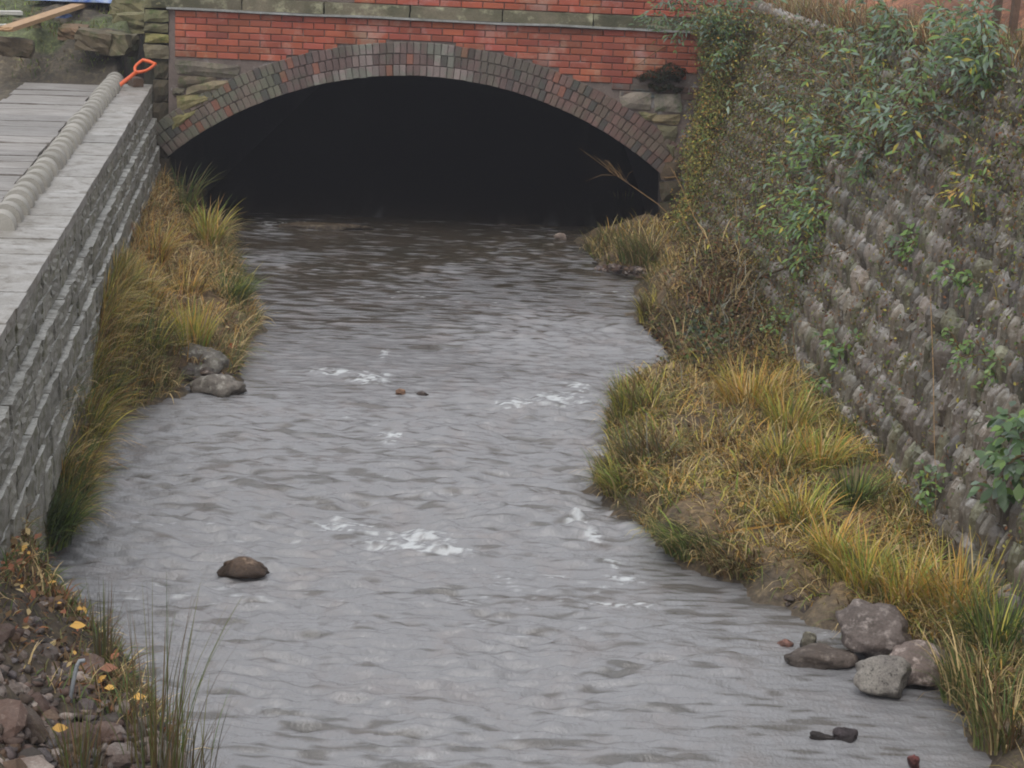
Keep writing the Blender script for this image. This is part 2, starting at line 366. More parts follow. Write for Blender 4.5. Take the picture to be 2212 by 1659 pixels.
# masonry core with the arch cut out, closed behind
xs = np.linspace(-3.765, 2.6, 130); V = []; Fc = []
def pt(x, y, z): V.append(BL(x, y, z)); return len(V)-1
prev = None
for x in xs:
    inside = abs(x-AX) < 2.66
    zb = arcz(x, AR+.01) if inside else -.5
    row = [pt(x, YB+.012, zb), pt(x, YB+.012, 2.33), pt(x, YB+.9, 2.33), pt(x, YB+.9, zb)]
    if prev: 
        for k in range(4): Fc.append((prev[k], row[k], row[(k+1) % 4], prev[(k+1) % 4]))
    prev = row
ob('mortar_core', mk('mortar_core', V, Fc, M_MORT), bridge)
# culvert barrel
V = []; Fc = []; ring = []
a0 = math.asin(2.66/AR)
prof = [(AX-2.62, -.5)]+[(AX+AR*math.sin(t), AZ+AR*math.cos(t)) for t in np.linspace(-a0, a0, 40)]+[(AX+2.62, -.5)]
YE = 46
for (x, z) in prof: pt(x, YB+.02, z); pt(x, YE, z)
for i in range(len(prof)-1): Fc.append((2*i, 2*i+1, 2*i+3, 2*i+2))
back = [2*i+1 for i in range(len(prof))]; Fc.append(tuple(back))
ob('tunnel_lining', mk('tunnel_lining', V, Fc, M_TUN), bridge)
# brick shapes shared by every course
def brickmesh(name, mat, l, h_, d, seed, ch=.006):
    r = random.Random(seed); j = lambda: r.uniform(-.0015, .0015)
    V = []
    for (y, c) in ((d, 0), (ch, 0), (0, ch)):
        for sx_, sz_ in ((-1, -1), (1, -1), (1, 1), (-1, 1)):
            V.append((sx_*(l/2-c)+j(), y+j(), sz_*(h_/2-c)+j()))
    Fc = [(0, 1, 2, 3)[::-1]]
    for k in (0, 4):
        for i in range(4): Fc.append((k+i, k+(i+1) % 4, k+4+(i+1) % 4, k+4+i))
    Fc.append((8, 9, 10, 11))
    return mk(name, V, Fc, mat)
BR = [brickmesh('brick', M_BRICK, .214, .0625, .1, k) for k in range(6)]
AB = [brickmesh('arch_brick', M_ARCH, .0675, .1145, .1, 50+k, .006) for k in range(6)]
CH, BW = .0697, .2245
nb = 0
def place_brick(x0, x1, z, col, y=YB-.004, tilt=0):
    global nb
    nb += 1
    o = ob('brick', BR[nb % 6], bridge, BL((x0+x1)/2, y+rnd.uniform(-.002, .002), z), (0, tilt, 0), ((x1-x0-.009)/.214, 1, 1), col)
def redtint():
    k = rnd.gauss(1, .12); return (k, k*rnd.uniform(.88, 1.12), k*rnd.uniform(.85, 1.1))
ZT = 2.325
for c in range(8):                        # spandrel courses, top down
    z = ZT-CH*(c+.5); zb = z-CH/2
    off = (.5*BW if c % 2 else 0)
    x = -3.70-(BW-off if off else 0)
    while x < 1.78:
        x0, x1 = max(x, -3.70), x+BW; x += BW
        if c == 7 and x0 < 0: continue
        lim = .45 if c < 4 else .2
        # clip on the extrados
        hx = RO*RO-(z+.01-AZ)**2
        if hx > 0:
            hx = math.sqrt(hx)+.01
            lo, hi = AX-hx, AX+hx
            if x0 < AX < x1 or (x0 > lo and x1 < hi): continue
            if x1 > lo and x0 < lo: x1 = min(x1, lo)
            elif x0 < hi and x1 > hi: x0 = max(x0, hi)
        if c >= 6 and x1 > 1.42-.1*(c-6)+.3*(c < 7): continue
        if x1-x0 > .05: place_brick(x0, x1, z, redtint())
# dull bricks below the red on the right
for c in (8, 9):
    z = ZT-CH*(c+.5)
    x = .7+.1*(c % 2)
    while x < 1.75:
        if math.hypot(x-AX, z-.04-AZ) > RO+.02: place_brick(x, x+.2, z, (.38+rnd.uniform(-.08, .05), .9, 1.2), tilt=rnd.uniform(-.02, .02))
        x += .205
# three arch rings of headers
for r_ in range(3):
    rr = AR+.0575+.118*r_; n = int(2*a0*rr/.072)
    for i in range(n+1):
        t = -a0+.012+(2*a0-.024)*i/n+rnd.uniform(-.0008, .0008)
        x, z = AX+rr*math.sin(t), AZ+rr*math.cos(t)
        u = (t+a0)/(2*a0)
        g = rnd.gauss(1, .09)
        if u < .25: col = (1.25*g, 1.3*g, 1.2*g)            # grey, lichened
        elif u < .72: col = (1.05*g, .95*g, .98*g)
        else: col = (1.25*g, 1.02*g, .98*g)
        q = rnd.random()
        if q < .04: col = (1.7, 1.0, .8)                    # a fresher orange one
        elif q < .15 and .3 < u < .6: col = (1.5, 1.5, 1.55)    # whitened
        elif q < .22: col = (.72, .76, .8)
        if (r_ == 0 and .30 < u < .62 and rnd.random() < .6) or (abs(u-.405) < .012) or (abs(u-.535) < .02 and rnd.random() < .6): w_ = rnd.uniform(1.3, 2.1); col = (w_, w_*1.06, w_*1.12)   # lime bleached
        ob('arch_brick', AB[rnd.randrange(6)], bridge, BL(x, YB-.010-.003*r_+rnd.uniform(-.004, .004), z), (0, t+rnd.uniform(-.015, .015), 0),
           (rnd.uniform(.93, 1.03), 1, rnd.uniform(.94, 1.03)), col)
# sandstone blocks beside the arch, drawn as quads on the wall face
def stone(quad, depth=.1, proud=.03, mat=M_SAND, col=(1, 1, 1), parent=bridge, name='stone_block', y=YB, seed=0):
    r = random.Random(seed+int(quad[0][0]*7)); P = [PY(u, v, y) for u, v in quad]
    c = sum(P)/4; V = []; Fc = []
    n = 3
    def bil(a, b): 
        return (P[3]*(1-a)+P[2]*a)*(1-b)+(P[0]*(1-a)+P[1]*a)*b    # P: tl,tr,br,bl
    idx = {}
    for j in range(n+1):
        for i in range(n+1):
            e = (i in (0, n))+(j in (0, n)); p = bil(i/n, j/n)
            p = p*(1-.035*(e == 2))+c*(.035*(e == 2))
            V.append((p[0]-c[0]+r.uniform(-.006, .006), -proud+(.022 if e else 0)+r.uniform(-.008, .008), p[2]-c[2]+r.uniform(-.006, .006))); idx[i, j] = len(V)-1
    for j in range(n):
        for i in range(n): Fc.append((idx[i, j], idx[i+1, j], idx[i+1, j+1], idx[i, j+1]))
    rim = [idx[i, 0] for i in range(n+1)]+[idx[n, j] for j in range(1, n+1)]+[idx[i, n] for i in range(n-1, -1, -1)]+[idx[0, j] for j in range(n-1, 0, -1)]
    base = len(V)
    for k in rim: V.append((V[k][0], depth, V[k][2]))
    m_ = len(rim)
    for k in range(m_): Fc.append((rim[k], base+k, base+(k+1) % m_, rim[(k+1) % m_]))
    Fc.append(tuple(base+k for k in range(m_)))
    loc = (c[0], y, c[2]); 
    if parent: pl = parent.location; loc = (c[0]-pl[0], y-pl[1], c[2]-pl[2])
    return ob(name, mk(name, V, Fc, mat), parent, loc, color=col)
STB = [([(376, 128), (520, 142), (512, 170), (380, 160)], (.8, .8, .9)), ([(385, 163), (470, 166), (462, 188), (382, 190)], (.7, .65, .65)),
       ([(410, 176), (512, 172), (470, 200), (400, 206)], (1.25, 1.2, 1.1)), ([(380, 205), (465, 205), (438, 230), (384, 240)], (1.3, 1.3, .9)),
       ([(374, 243), (430, 234), (396, 268), (372, 282)], (1.25, 1.3, .8)), ([(372, 192), (398, 190), (396, 204), (374, 206)], (.6, .6, .6)),
       ([(1338, 196), (1408, 201), (1406, 238), (1340, 232)], (1.35, 1.35, 1.6)), ([(1414, 202), (1472, 203), (1472, 243), (1413, 240)], (1.3, 1.35, 1.6)),
       ([(1378, 240), (1420, 246), (1408, 262), (1392, 258)], (1.1, 1.1, .9)), ([(1400, 248), (1472, 246), (1466, 270), (1412, 266)], (1.3, 1.2, 1.)),
       ([(1418, 270), (1464, 273), (1458, 310), (1430, 300)], (.9, .95, .8)), ([(1424, 352), (1470, 345), (1472, 385), (1428, 390)], (.5, .42, .38)), ([(1424, 394), (1474, 389), (1474, 430), (1428, 435)], (.4, .36, .32)), ([(1424, 438), (1476, 434), (1476, 480), (1428, 480)], (.4, .36, .3)), ([(1430, 302), (1458, 313), (1456, 350), (1452, 335)], (.8, .85, .7))]
for k, (q, c) in enumerate(STB): stone(q, col=c, seed=k)
# ledge (string course) and brick parapet above it
def slab(name, x0, x1, y0, y1, z0, z1, mat, parent, col=(1, 1, 1), seed=0):
    me = block(name, mat, x1-x0, y1-y0, z1-z0, seed, .012, 3, .04)
    pl = parent.location if parent else (0, 0, 0)
    return ob(name, me, parent, ((x0+x1)/2-pl[0], (y0+y1)/2-pl[1], (z0+z1)/2-pl[2]), color=col)
x = -3.95; k = 0
while x < 2.6:
    w = rnd.uniform(.75, 1.1); g = rnd.uniform(.8, 1.25)
    slab('ledge_stone', x+.0015, x+w-.0015, YB-.035, YB+.3, 2.352, 2.475, M_LEDGE, bridge, (g, g, g*.95), k); x += w; k += 1
V = []; Fc = []
for i, x in enumerate(np.linspace(-3.78, 2.6, 60)):
    w = .004*math.sin(x*3.1)+.005*mnoise.noise(Vector((x*2, 0, 0)))
    for (yy, zz) in ((-.05, 2.331), (-.05, 2.352), (.25, 2.352), (.25, 2.331)): V.append(BL(x, YB+yy, zz+w))
    if i: 
        for q in range(4): a = 4*(i-1)+q; b = 4*(i-1)+(q+1) % 4; Fc.append((a, a+4, b+4, b))
ob('drip_edge', mk('drip_edge', V, Fc, M_EDGE), bridge)
slab('parapet_core', -3.9, 2.6, YB+.05, YB+.38, 2.476, 2.80, M_MORT, bridge, (1, 1, 1), 3)
for c in range(4):
    z = 2.478+CH*(c+.5); x = -3.85-(BW/2 if c % 2 else 0)
    while x < 2.5:
        pu, pv = PJ((x+.1, YB+.03, z))
        if pv > -8 and pu > 100 and not (c == 0 and (x < -1.9)): place_brick(x, x+BW, z, redtint(), y=YB+.03)
        x += BW
# deck, sunk behind the parapet
slab('bridge_deck', -3.9, 2.6, YB+.38, YB+9, 2.2, 2.5, M_DARK, bridge, (1, 1, 1), 9)

# mossy block pier at the left end of the bridge
pier = empty('stone_pier', (-3.9, YB, 0)); tag(pier, 'mossy rough stone pier joining the left end of the red brick bridge', 'stone pier')
zz = 0
slab('pier_core', -4.04, -3.80, YB+.1, YB+.5, -.3, 2.42, M_DARK, pier, (1, 1, 1), 31)
for k, (a, b, c) in enumerate([(-12, 18, (.9, 1., .8)), (20, 48, (.8, .9, .7)), (50, 70, (.7, .75, .6)), (72, 94, (1.2, 1.25, .7)), (96, 128, (.8, .8, .75))]):
    stone([(318-rnd.uniform(0, 10), a), (364, a+2), (364, b), (316-rnd.uniform(0, 10), b-2)], .1, .03, M_SAND, c, pier, 'stone_block', YB-.0, k)
for k, (a, b) in enumerate([(130, 170), (172, 220), (222, 280), (282, 340), (342, 410), (412, 470)]):
    stone([(330, a), (366, a), (362, b), (334, b)], .1, .02, M_SAND, (.38, .36, .33), pier, 'stone_block', YB+.03, 20+k)

# ------------------------------------------------------------------ left wall
lw = empty('retaining_wall', (-3.2, 15, 0)); tag(lw, 'grey coursed stone retaining wall along the left bank with round-backed copings on top', 'stone wall')
WD = math.atan(.122)                      # wall direction, to the left going away
def LWp(s, off, z):                       # s: distance along y; off: inwards from the top edge
    y = s; x = xwl(y)-off*math.cos(WD)
    return Vector((x-lw.location[0], y-off*math.sin(WD)*1-lw.location[1], z))
WS = [block('wall_stone', M_WALL, 1, .3, 1, 100+k, .045, 5, .03) for k in range(8)]
TOPS = [(1.50, 1.36, 0.00), (1.355, 1.22, .005), (1.215, 1.08, .06), (1.075, .93, .065), (.925, .74, .10), (.735, .56, .105), (.555, .34, .11), (.335, .06, .08)]
cnt = 0
for ci, (z1, z0, out) in enumerate(TOPS):
    y = 8.6
    while y < 20.95:
        w = min(rnd.uniform(.28, .6), 20.98-y)
        if w < .1: w = .1
        pu, pv = PJ((xwl(y), y+w/2, z0))
        if (ci > 4 and pu < -40) or cnt > 298: y += w; continue
        o2 = out*.8+.01*(1.5-z1)+rnd.uniform(-.006, .006)
        p = LWp(y+w/2, .15-o2, (z0+z1)/2)
        g = rnd.gauss(1, .1)
        ob('wall_stone', WS[rnd.randrange(8)], lw, p, (rnd.uniform(-.008, .008), rnd.uniform(-.012, .012), WD+math.pi/2+rnd.choice((0, 0))), (w-.008, 1, (z1-z0)-.004), (g, g, g*.98))
        cnt += 1; y += w
def boxalong(name, s0, s1, o0, o1, z0, z1, mat, col=(1, 1, 1), seed=0, parent=lw, rough=.01):
    me = block(name, mat, s1-s0, o1-o0, z1-z0, seed, rough, 3, .03)
    return ob(name, me, parent, LWp((s0+s1)/2, (o0+o1)/2, (z0+z1)/2), (0, 0, WD+math.pi/2), color=col)
boxalong('wall_core', 7, 20.95, .12, .5, -.2, 1.39, M_DARK, seed=4)
y = 7.5; k = 0                            # flat slabs on top
while y < 20.9:
    w = min(rnd.uniform(.35, .8), 20.97-y); g = rnd.gauss(1, .05)
    boxalong('top_slab', y+.004, y+w-.004, -.01+rnd.uniform(-.004, .004), .49, 1.50, 1.562+rnd.uniform(-.004, .004), M_SLAB, (g, g, g), k, rough=.010); y += w; k += 1
# round-backed copings
def halfround():
    V = []; Fc = []; n = 14; L_ = .262
    prof = []
    for i in range(n+1):
        a = math.pi*i/n; prof.append((.098*math.cos(a), .112*math.sin(a)**.85 if 0 < i < n else 0.))
    secs = [(-L_/2, .95), (-L_/2+.010, .99), (-L_/2+.03, 1.0), (0, .96), (L_/2-.05, .80), (L_/2, .50)]
    for (s, k) in secs:
        for (x_, z_) in prof: V.append((x_*k, s, z_*k))
    m_ = n+1
    for j in range(len(secs)-1):
        for i in range(n): Fc.append((j*m_+i, j*m_+i+1, (j+1)*m_+i+1, (j+1)*m_+i))
    Fc.append(tuple(range(m_))); Fc.append(tuple(range((len(secs)-1)*m_, len(secs)*m_))[::-1])
    me = mk('coping_stone', V, Fc, M_COPE, False)
    me.polygons.foreach_set('use_smooth', [len(p.vertices) == 4 for p in me.polygons]); return me
HR = halfround()
pu0 = 12.2; n = 31; step = (21.15-pu0)/n
for i in range(n):
    g = rnd.gauss(1, .05)
    big = 1.0+rnd.uniform(-.04, .04)
    o = ob('coping_stone', HR, lw, LWp(pu0+step*(i+.5), .37+rnd.uniform(-.008, .008), 1.562), (rnd.uniform(-.03, .03)-.0, rnd.uniform(-.03, .03), WD+rnd.uniform(-.05, .05)), (big, step/.262*.97, big*1.08), (g, g*.995, g*.98))

# boards laid behind the copings
deck = empty('board_walkway', (lw.location[0]-.8, 15, 1.5)); tag(deck, 'pale grey weathered boards laid crossways beside the left wall copings', 'boards')
y = 12.5; k = 0
while y < 20.6:
    w = rnd.uniform(.26, .44); g = rnd.gauss(1, .08)
    me = block('board', M_PLANK, w-.022, rnd.uniform(.72, .8), .05, 300+k, .012, 3, .02)
    p = LWp(y+w/2, .50+.39, 1.545+rnd.uniform(-.006, .006))+Vector(lw.location)-Vector(deck.location)
    ob('board', me, deck, p, (rnd.uniform(-.006, .006), rnd.uniform(-.006, .006), WD+math.pi/2+rnd.uniform(-.01, .01)), color=(g, g, g)); y += w; k += 1

# orange grip and a loose brick on the far end of the wall
def tube(name, pts, rad, mat, n=8, cols=None, taper=None):
    V = []; Fc = []; P = [Vector(p) for p in pts]
    for i, p in enumerate(P):
        t = (P[min(i+1, len(P)-1)]-P[max(i-1, 0)]).normalized()
        a = t.cross(Vector((0, 0, 1))); a = a.normalized() if a.length > .05 else Vector((1, 0, 0)); b = t.cross(a).normalized()
        r = rad*(1 if taper is None else taper[i])
        for k in range(n): V.append(p+(a*math.cos(2*math.pi*k/n)+b*math.sin(2*math.pi*k/n))*r)
        if i:
            for k in range(n): Fc.append(((i-1)*n+k, (i-1)*n+(k+1) % n, i*n+(k+1) % n, i*n+k))
    Fc.append(tuple(range(n))[::-1]); Fc.append(tuple(range((len(P)-1)*n, len(P)*n)))
    return mk(name, V, Fc, mat, True, cols)
A = Vector(PY(256, 186, 20.35)); B = Vector(PY(322, 134, 20.75))
sp = empty('spade_handle', A); tag(sp, 'orange spade handle with D-shaped grip propped on the far end of the left wall', 'spade handle')
ax = (B-A).normalized(); Lh = (B-A).length
sd_ = Vector(CR); sd_ = (sd_-ax*sd_.dot(ax)).normalized()
def hp(t, s): return ax*(t*Lh)+sd_*s
ob('shaft', tube('shaft', [hp(0, 0), hp(.03, 0), hp(.3, 0), hp(.57, 0)], .021, M_ORANGE, 10, None, [.85, 1.05, 1, 1]), sp)
gp = [hp(.56, 0), hp(.63, .035), hp(.70, .066), hp(.8, .08), hp(.93, .082), hp(1.0, .080), hp(1.02, 0), hp(1.0, -.080), hp(.93, -.082), hp(.8, -.08), hp(.70, -.066), hp(.63, -.035), hp(.56, 0)]
ob('grip', tube('grip', gp, .015, M_ORANGE, 8, None, [1.3, 1.1, 1, 1, 1.1, 1.2, 1.25, 1.2, 1.1, 1, 1, 1.1, 1.3]), sp)
p = G(350*.864/.9, 188*.864*1.0, 1.62)
lb = ob('loose_brick', block('loose_brick', M_BRICK, .11, .2, .09, 5, .03, 3, .08), None, (xwl(20.8)-.14, 20.72, 1.61), (0, 0, .5), color=(.35, .8, .9))
tag(lb, 'dull brown loose brick on the wall end under the orange handle', 'brick')

# ------------------------------------------------------------------ things on the left terrace
def onG(u, v, z0=1.9):
    z = z0
    for _ in range(12): p = G(u, v, z); z = .5*z+.5*float(gz(p[0], p[1]))
    return Vector(G(u, v, z))
a = Vector(G(12, 74, 2.02)); b = Vector(G(250, -6, 2.12))
pl = ob('timber_plank', block('timber_plank', M_WOOD, (b-a).length, .15, .045, 6, .004, 3, .01), None, (a+b)/2+Vector((0, 0, .05)), (0, -math.asin((b-a).z/(b-a).length), math.atan2((b-a).y, (b-a).x)), color=(1, 1, 1))
tag(pl, 'long pale new timber plank lying aslant at the top left', 'plank')
def sheet(name, u, v, z, sx, sy, seed, mat, label, cat, hgt=.12):
    p = onG(u, v, z); n = 14; V = []
    for j in range(n):
        for i in range(n):
            x_, y_ = (i/(n-1)-.5)*sx, (j/(n-1)-.5)*sy
            k = mnoise.fractal(Vector((x_*4+seed, y_*4, seed)), 1, 2, 3); e = 1-max(abs(i/(n-1)-.5), abs(j/(n-1)-.5))*2
            V.append((x_*(1+.2*k), y_*(1+.2*k), .02+hgt*(k+.5)*min(1, e*4)*.8+.02*e))
    o = ob(name, mk(name, V, gridfaces(n, n), mat, True), None, (p.x, p.y, float(gz(p.x, p.y))+.01)); sol = o.modifiers.new('t', 'SOLIDIFY'); sol.thickness = .004
    return tag(o, label, cat)
sheet('plastic_sheet', 175, 4, 2.1, 1.0, .9, 3, M_BLUE, 'crumpled blue plastic sheet at the top edge behind the plank', 'plastic sheet', .2)
sheet('plastic_sheet', 265, 8, 2.1, .5, .6, 5, M_BLUE, 'crumpled blue plastic sheet on the bank right of the plank end', 'plastic sheet', .2)
sheet('plastic_scrap', 128, 42, 2.0, .22, .3, 9, M_BLUE, 'small pale blue plastic scrap lying below the long plank', 'plastic scrap', .06)
for k, (u, v, w, l, r, lab) in enumerate([(20, 33, .3, .1, .5, 'short pale offcut of wood left of the long plank'), (8, 62, .22, .07, .8, 'small pale wood splinter at the left edge under the offcut'), (10, 92, .25, .06, .9, 'thin pale lath on the mud at the left edge below the plank')]):
    p = onG(u, v); o = ob('wood_offcut', block('wood_offcut', M_PALE, w, l, .04, 60+k, .04, 3, .05), None, p+Vector((0, 0, .03)), (.05, 0, r), color=(1, 1, 1)); tag(o, lab, 'wood offcut')
p = onG(105, 100, 1.8)
o = ob('stone_ledge', block('stone_ledge', M_SAND, 1.15, .5, .16, 77, .09, 5, .2), None, p+Vector((0, .1, .02)), (0, .03, -.12), color=(1.5, 1.3, 1.25)); tag(o, 'flat pale pinkish stone slab in the earth bank above the mud', 'stone slab')
for k, (u, v, w, h_, c, lab) in enumerate([(205, 95, .4, .22, (.7, .65, .6), 'brown rough stone in the earth bank right of the pale slab'), (255, 105, .35, .25, (.8, .8, .7), 'grey-brown stone in the bank behind the coping end'),
        (290, 60, .5, .25, (.9, .95, .7), 'large mossy stone on the bank beside the stone pier'), (60, 60, .3, .15, (.7, .6, .5), 'small brown stone under the long plank'), (30, 110, .4, .2, (.5, .45, .42), 'dark damp stone at the left edge of the bank'), (285, 24, .5, .2, (1., 1.05, .8), 'flat pale mossy stone at the top beside the pier'), (160, 75, .3, .14, (.8, .6, .5), 'reddish flat stone above the pale slab')]):
    p = onG(u, v, 1.9); o = ob('bank_stone', block('bank_stone', M_SAND, w, .35, h_, 90+k, .13, 4, .3), None, p+Vector((0, 0, h_*.2)), (rnd.uniform(-.1, .1), rnd.uniform(-.1, .1), rnd.uniform(-.4, .4)), color=c); tag(o, lab, 'stone', 'stones in the bank at the top left')

# ------------------------------------------------------------------ right wall of slates set on edge
rw = empty('slate_revetment', (2.2, 15, 0)); tag(rw, 'sloping wall of rough grey slates set on edge, overgrown, along the right bank', 'stone wall')
LEAN = .25
def RWp(y, h_, out=0.):                    # h_: height up the wall; out: towards the stream
    return Vector((float(xwr(y))+LEAN*(h_-.1)-out, y, h_))
nrm = Vector((-1, -.08, LEAN)).normalized(); upv = Vector((LEAN, 0, 1)).normalized(); alv = upv.cross(nrm).normalized()
V = []; Fc = []
ys = np.linspace(4, 22.2, 80)
for i, y in enumerate(ys):
    for (hh, oo) in ((-.4, 0), (float(ztop_r(y)), 0), (float(ztop_r(y)), -.9), (-.4, -.9)): V.append(RWp(y, hh, oo-.03)-rw.location)
    if i:
        for q in range(4): a = 4*(i-1)+q; b = 4*(i-1)+(q+1) % 4; Fc.append((a, b, b+4, a+4))
ob('earth_backing', mk('earth_backing', V, Fc, M_DARK), rw)
def slate(seed):
    """an upright slate: flat-sided, rounded broken top, proud of the wall; x along wall, y out, z up"""
    r = random.Random(seed); V = []; Fc = []; nr = 6; ns = 7
    rows = []; kn = r.uniform(.6, .9); pw = r.uniform(.15, .5)
    skew = r.uniform(-.28, .28); pk = r.uniform(-.8, .8)
    for j in range(nr):
        t = j/(nr-1); wv = .5*(1-.10*abs(2*t-1)**3)*(1 if t < kn else (max(.06, 1-((t-kn)/(1.02-kn))**2))**pw)
        out = .30+.70*min(1, t/.6)**1.2-.30*max(0, t-.7)/.3
        row = []
        for i in range(ns):
            s = i/(ns-1)*2-1
            row.append(len(V)); e = 1-abs(s)**4
            V.append((s*wv+skew*(t-.5)+r.uniform(-.04, .04), out*(.15+.85*e)+r.uniform(-.06, .06), t-.5+r.uniform(-.03, .03)+(.07*pk*s if t > .6 else 0)))
        rows.append(row)
    for j in range(nr-1):
        for i in range(ns-1): Fc.append((rows[j][i], rows[j+1][i], rows[j+1][i+1], rows[j][i+1]))
    b = len(V); top = rows[-1]
    for i in top: V.append((V[i][0], -.35, V[i][2]-.05))
    for i in range(ns-1): Fc.append((top[i], b+i, b+i+1, top[i+1]))
    lft = [q[0] for q in rows]; b2 = len(V)
    for i in lft: V.append((V[i][0], -.3, V[i][2]))
    for i in range(nr-1): Fc.append((lft[i], b2+i, b2+i+1, lft[i+1]))
    rgt = [q[-1] for q in rows]; b3 = len(V)
    for i in rgt: V.append((V[i][0], -.3, V[i][2]))
    for i in range(nr-1): Fc.append((rgt[i], rgt[i+1], b3+i+1, b3+i))
    return V, Fc
SL = [slate(500+k) for k in range(14)]
SLM = [mk('slate', v, f, M_SLATE) for v, f in SL]
cand = []
hrow = .17; j = 0; hh = .10
while hh < 2.85:
    hr = rnd.uniform(.17, .225); y = 7.6+rnd.random()*.1
    while y < 21.25:
        w = rnd.choice((rnd.uniform(.05, .08), rnd.uniform(.07, .13), rnd.uniform(.1, .19)))
        hy = hh+.02*math.sin(y*.9)+.05*mnoise.noise(Vector((y*.5, hh*.5, 3)))+rnd.uniform(-.012, .012)
        if hy+hr*.8 < float(ztop_r(y))+.03:
            p = RWp(y+w/2, hy+hr/2); pu, pv = PJ(p)
            if -60 < pu < 1090 and -60 < pv < 830:
                big = rnd.random() < .14
                cand.append((p, w, hr*rnd.uniform(1.02, 1.32), rnd.uniform(.04, .085)*(1.25 if big else 1), rnd.randrange(14), rnd.uniform(-.2, .2), rnd.uniform(-.17, .17), rnd.uniform(-.3, .3), w*hr/(p-Vector(CC)).length**2*(1.0 if 0 < pu < 1024 and 0 < pv < 768 else .3)))
        y += w
    hh += hr; j += 1
cand.sort(key=lambda c: -c[8])
base = Matrix((( alv[0], nrm[0], upv[0]), (alv[1], nrm[1], upv[1]), (alv[2], nrm[2], upv[2])))
BV = []; BF = []; BC = []; nv = 0
for k, (p, w, hgt, out, mi, rx, ry, rz, _) in enumerate(cand):
    R_ = base @ Matrix.Rotation(rx, 3, 'X') @ Matrix.Rotation(ry, 3, 'Y') @ Matrix.Rotation(rz, 3, 'Z')
    g = max(.45, rnd.gauss(1, .21)); c = (g*rnd.uniform(.97, 1.06), g, g*rnd.uniform(.95, 1.05))
    if rnd.random() < .12: c = (g*.8, g*.85, g*.68)
    if k < 296:
        o = bpy.data.objects.new('slate', SLM[mi]); COL.objects.link(o); o.parent = rw; o.color = (*c, 1)
        M4 = R_.to_4x4(); M4.translation = p-rw.location
        o.matrix_local = M4 @ Matrix.Diagonal((w*.88, out, hgt, 1))
    else:
        Vn = np.array(SL[mi][0])*np.array([w*.88, out, hgt]); Vn = Vn@np.array(R_).T+np.array(p-rw.location)
        BV.append(Vn); BF += [tuple(i+nv for i in f) for f in SL[mi][1]]; nv += len(Vn); BC.append(np.tile(c, (len(Vn), 1)))
o = ob('slates', mknp('slates', np.concatenate(BV), np.array(BF), M_SLATEA, False, np.concatenate(BC)), rw); tag(o, kind='stuff')

# ------------------------------------------------------------------ boulders in and beside the water
def boulder(name, u, v, w, d, h_, mat, col, seed, label, rz=0, sink=.25, tilt=(0, 0), z=0., cuts=7, lump=.22, cat='rock', peak=0):
    """(u, v): where its foot shows in the picture; w across, d deep, h_ high"""
    p = Vector(G(u, v, z)); o = ob(name, rock(name, mat, w, d, h_*(1+sink)*1.12, seed, 4, lump, cuts, True, peak), None, (p.x, p.y+d*.35, z+h_*(1-sink)/2*1.0), (tilt[0], tilt[1], rz), color=col)
    return tag(o, label, cat)
boulder('boulder', 440, 822, .42, .42, .25, M_ROCK, (.72, .74, .70), 1, 'larger grey-brown boulder at the tip of the left grassy bank', .2, .2, (0, .12), z=.02)
boulder('boulder', 464, 856, .42, .26, .13, M_ROCK, (.85, .85, .8), 2, 'low grey boulder in the water in front of the left bank boulder', 0, .3)
boulder('boulder', 522, 1240, .25, .16, .075, M_ROCK, (.62, .46, .34), 3, 'brown pointed rock standing alone in the open water at left', 0, .35, cuts=2, lump=.16, peak=.6)
boulder('boulder', 1903, 1422, .46, .36, .235, M_ROCK, (.66, .60, .58), 4, 'largest dark grey boulder against the lower right grassy bank', -.25, .10, (.0, .12), z=.05)
boulder('boulder', 1785, 1452, .38, .28, .085, M_ROCK, (.50, .44, .4), 5, 'flat wet brown slab of rock in the water left of the largest boulder', .1, .3)
boulder('boulder', 1697, 1402, .08, .07, .04, M_ROCK, (.9, .5, .42), 6, 'small reddish stone in the water left of the flat slab', 0, .3)
boulder('boulder', 1747, 1410, .10, .10, .09, M_ROCK, (.55, .55, .44), 7, 'small pointed olive stone behind the flat slab', 0, .3, cuts=9)
boulder('boulder', 1992, 1490, .33, .30, .20, M_ROCK, (.98, .86, .82), 9, 'smooth rounded pinkish boulder behind the granite one', .2, .15, cuts=3, lump=.12)
boulder('boulder', 1911, 1514, .32, .22, .185, M_GRAN, (.85, .83, .8), 8, 'blocky pale speckled granite boulder at the right water edge', -.1, .12, (0, .05), cuts=12, lump=.14)
boulder('boulder', 1828, 1606, .125, .08, .065, M_ROCK, (.22, .19, .22), 10, 'dark purple-black rock in the water near the bottom right', 0, .25, cuts=10)
boulder('boulder', 1780, 1602, .15, .06, .035, M_ROCK, (.2, .18, .18), 13, 'thin dark rock sliver left of the purple-black rock', -.2, .25, cuts=9)
boulder('boulder', 1977, 1658, .07, .07, .05, M_ROCK, (.8, .3, .3), 12, 'small dark red stone at the bottom edge of the water', 0, .3)
boulder('boulder', 866, 853, .09, .08, .035, M_ROCK, (1.7, 1.1, .75), 14, 'small orange stone breaking the ripples in mid-stream', 0, .3)
boulder('boulder', 912, 856, .09, .08, .03, M_ROCK, (.5, .42, .4), 15, 'small dark stone right of the orange mid-stream stone', 0, .3)
boulder('boulder', 1210, 521, .14, .12, .08, M_ROCK, (1.2, 1.05, .95), 16, 'small pale round stone at the right foot of the arch opening', 0, .3)
boulder('boulder', 700, 496, 1.1, .2, .06, M_ROCK, (.5, .42, .3), 17, 'low brown ridge of rock in the water under the arch', .05, .5)

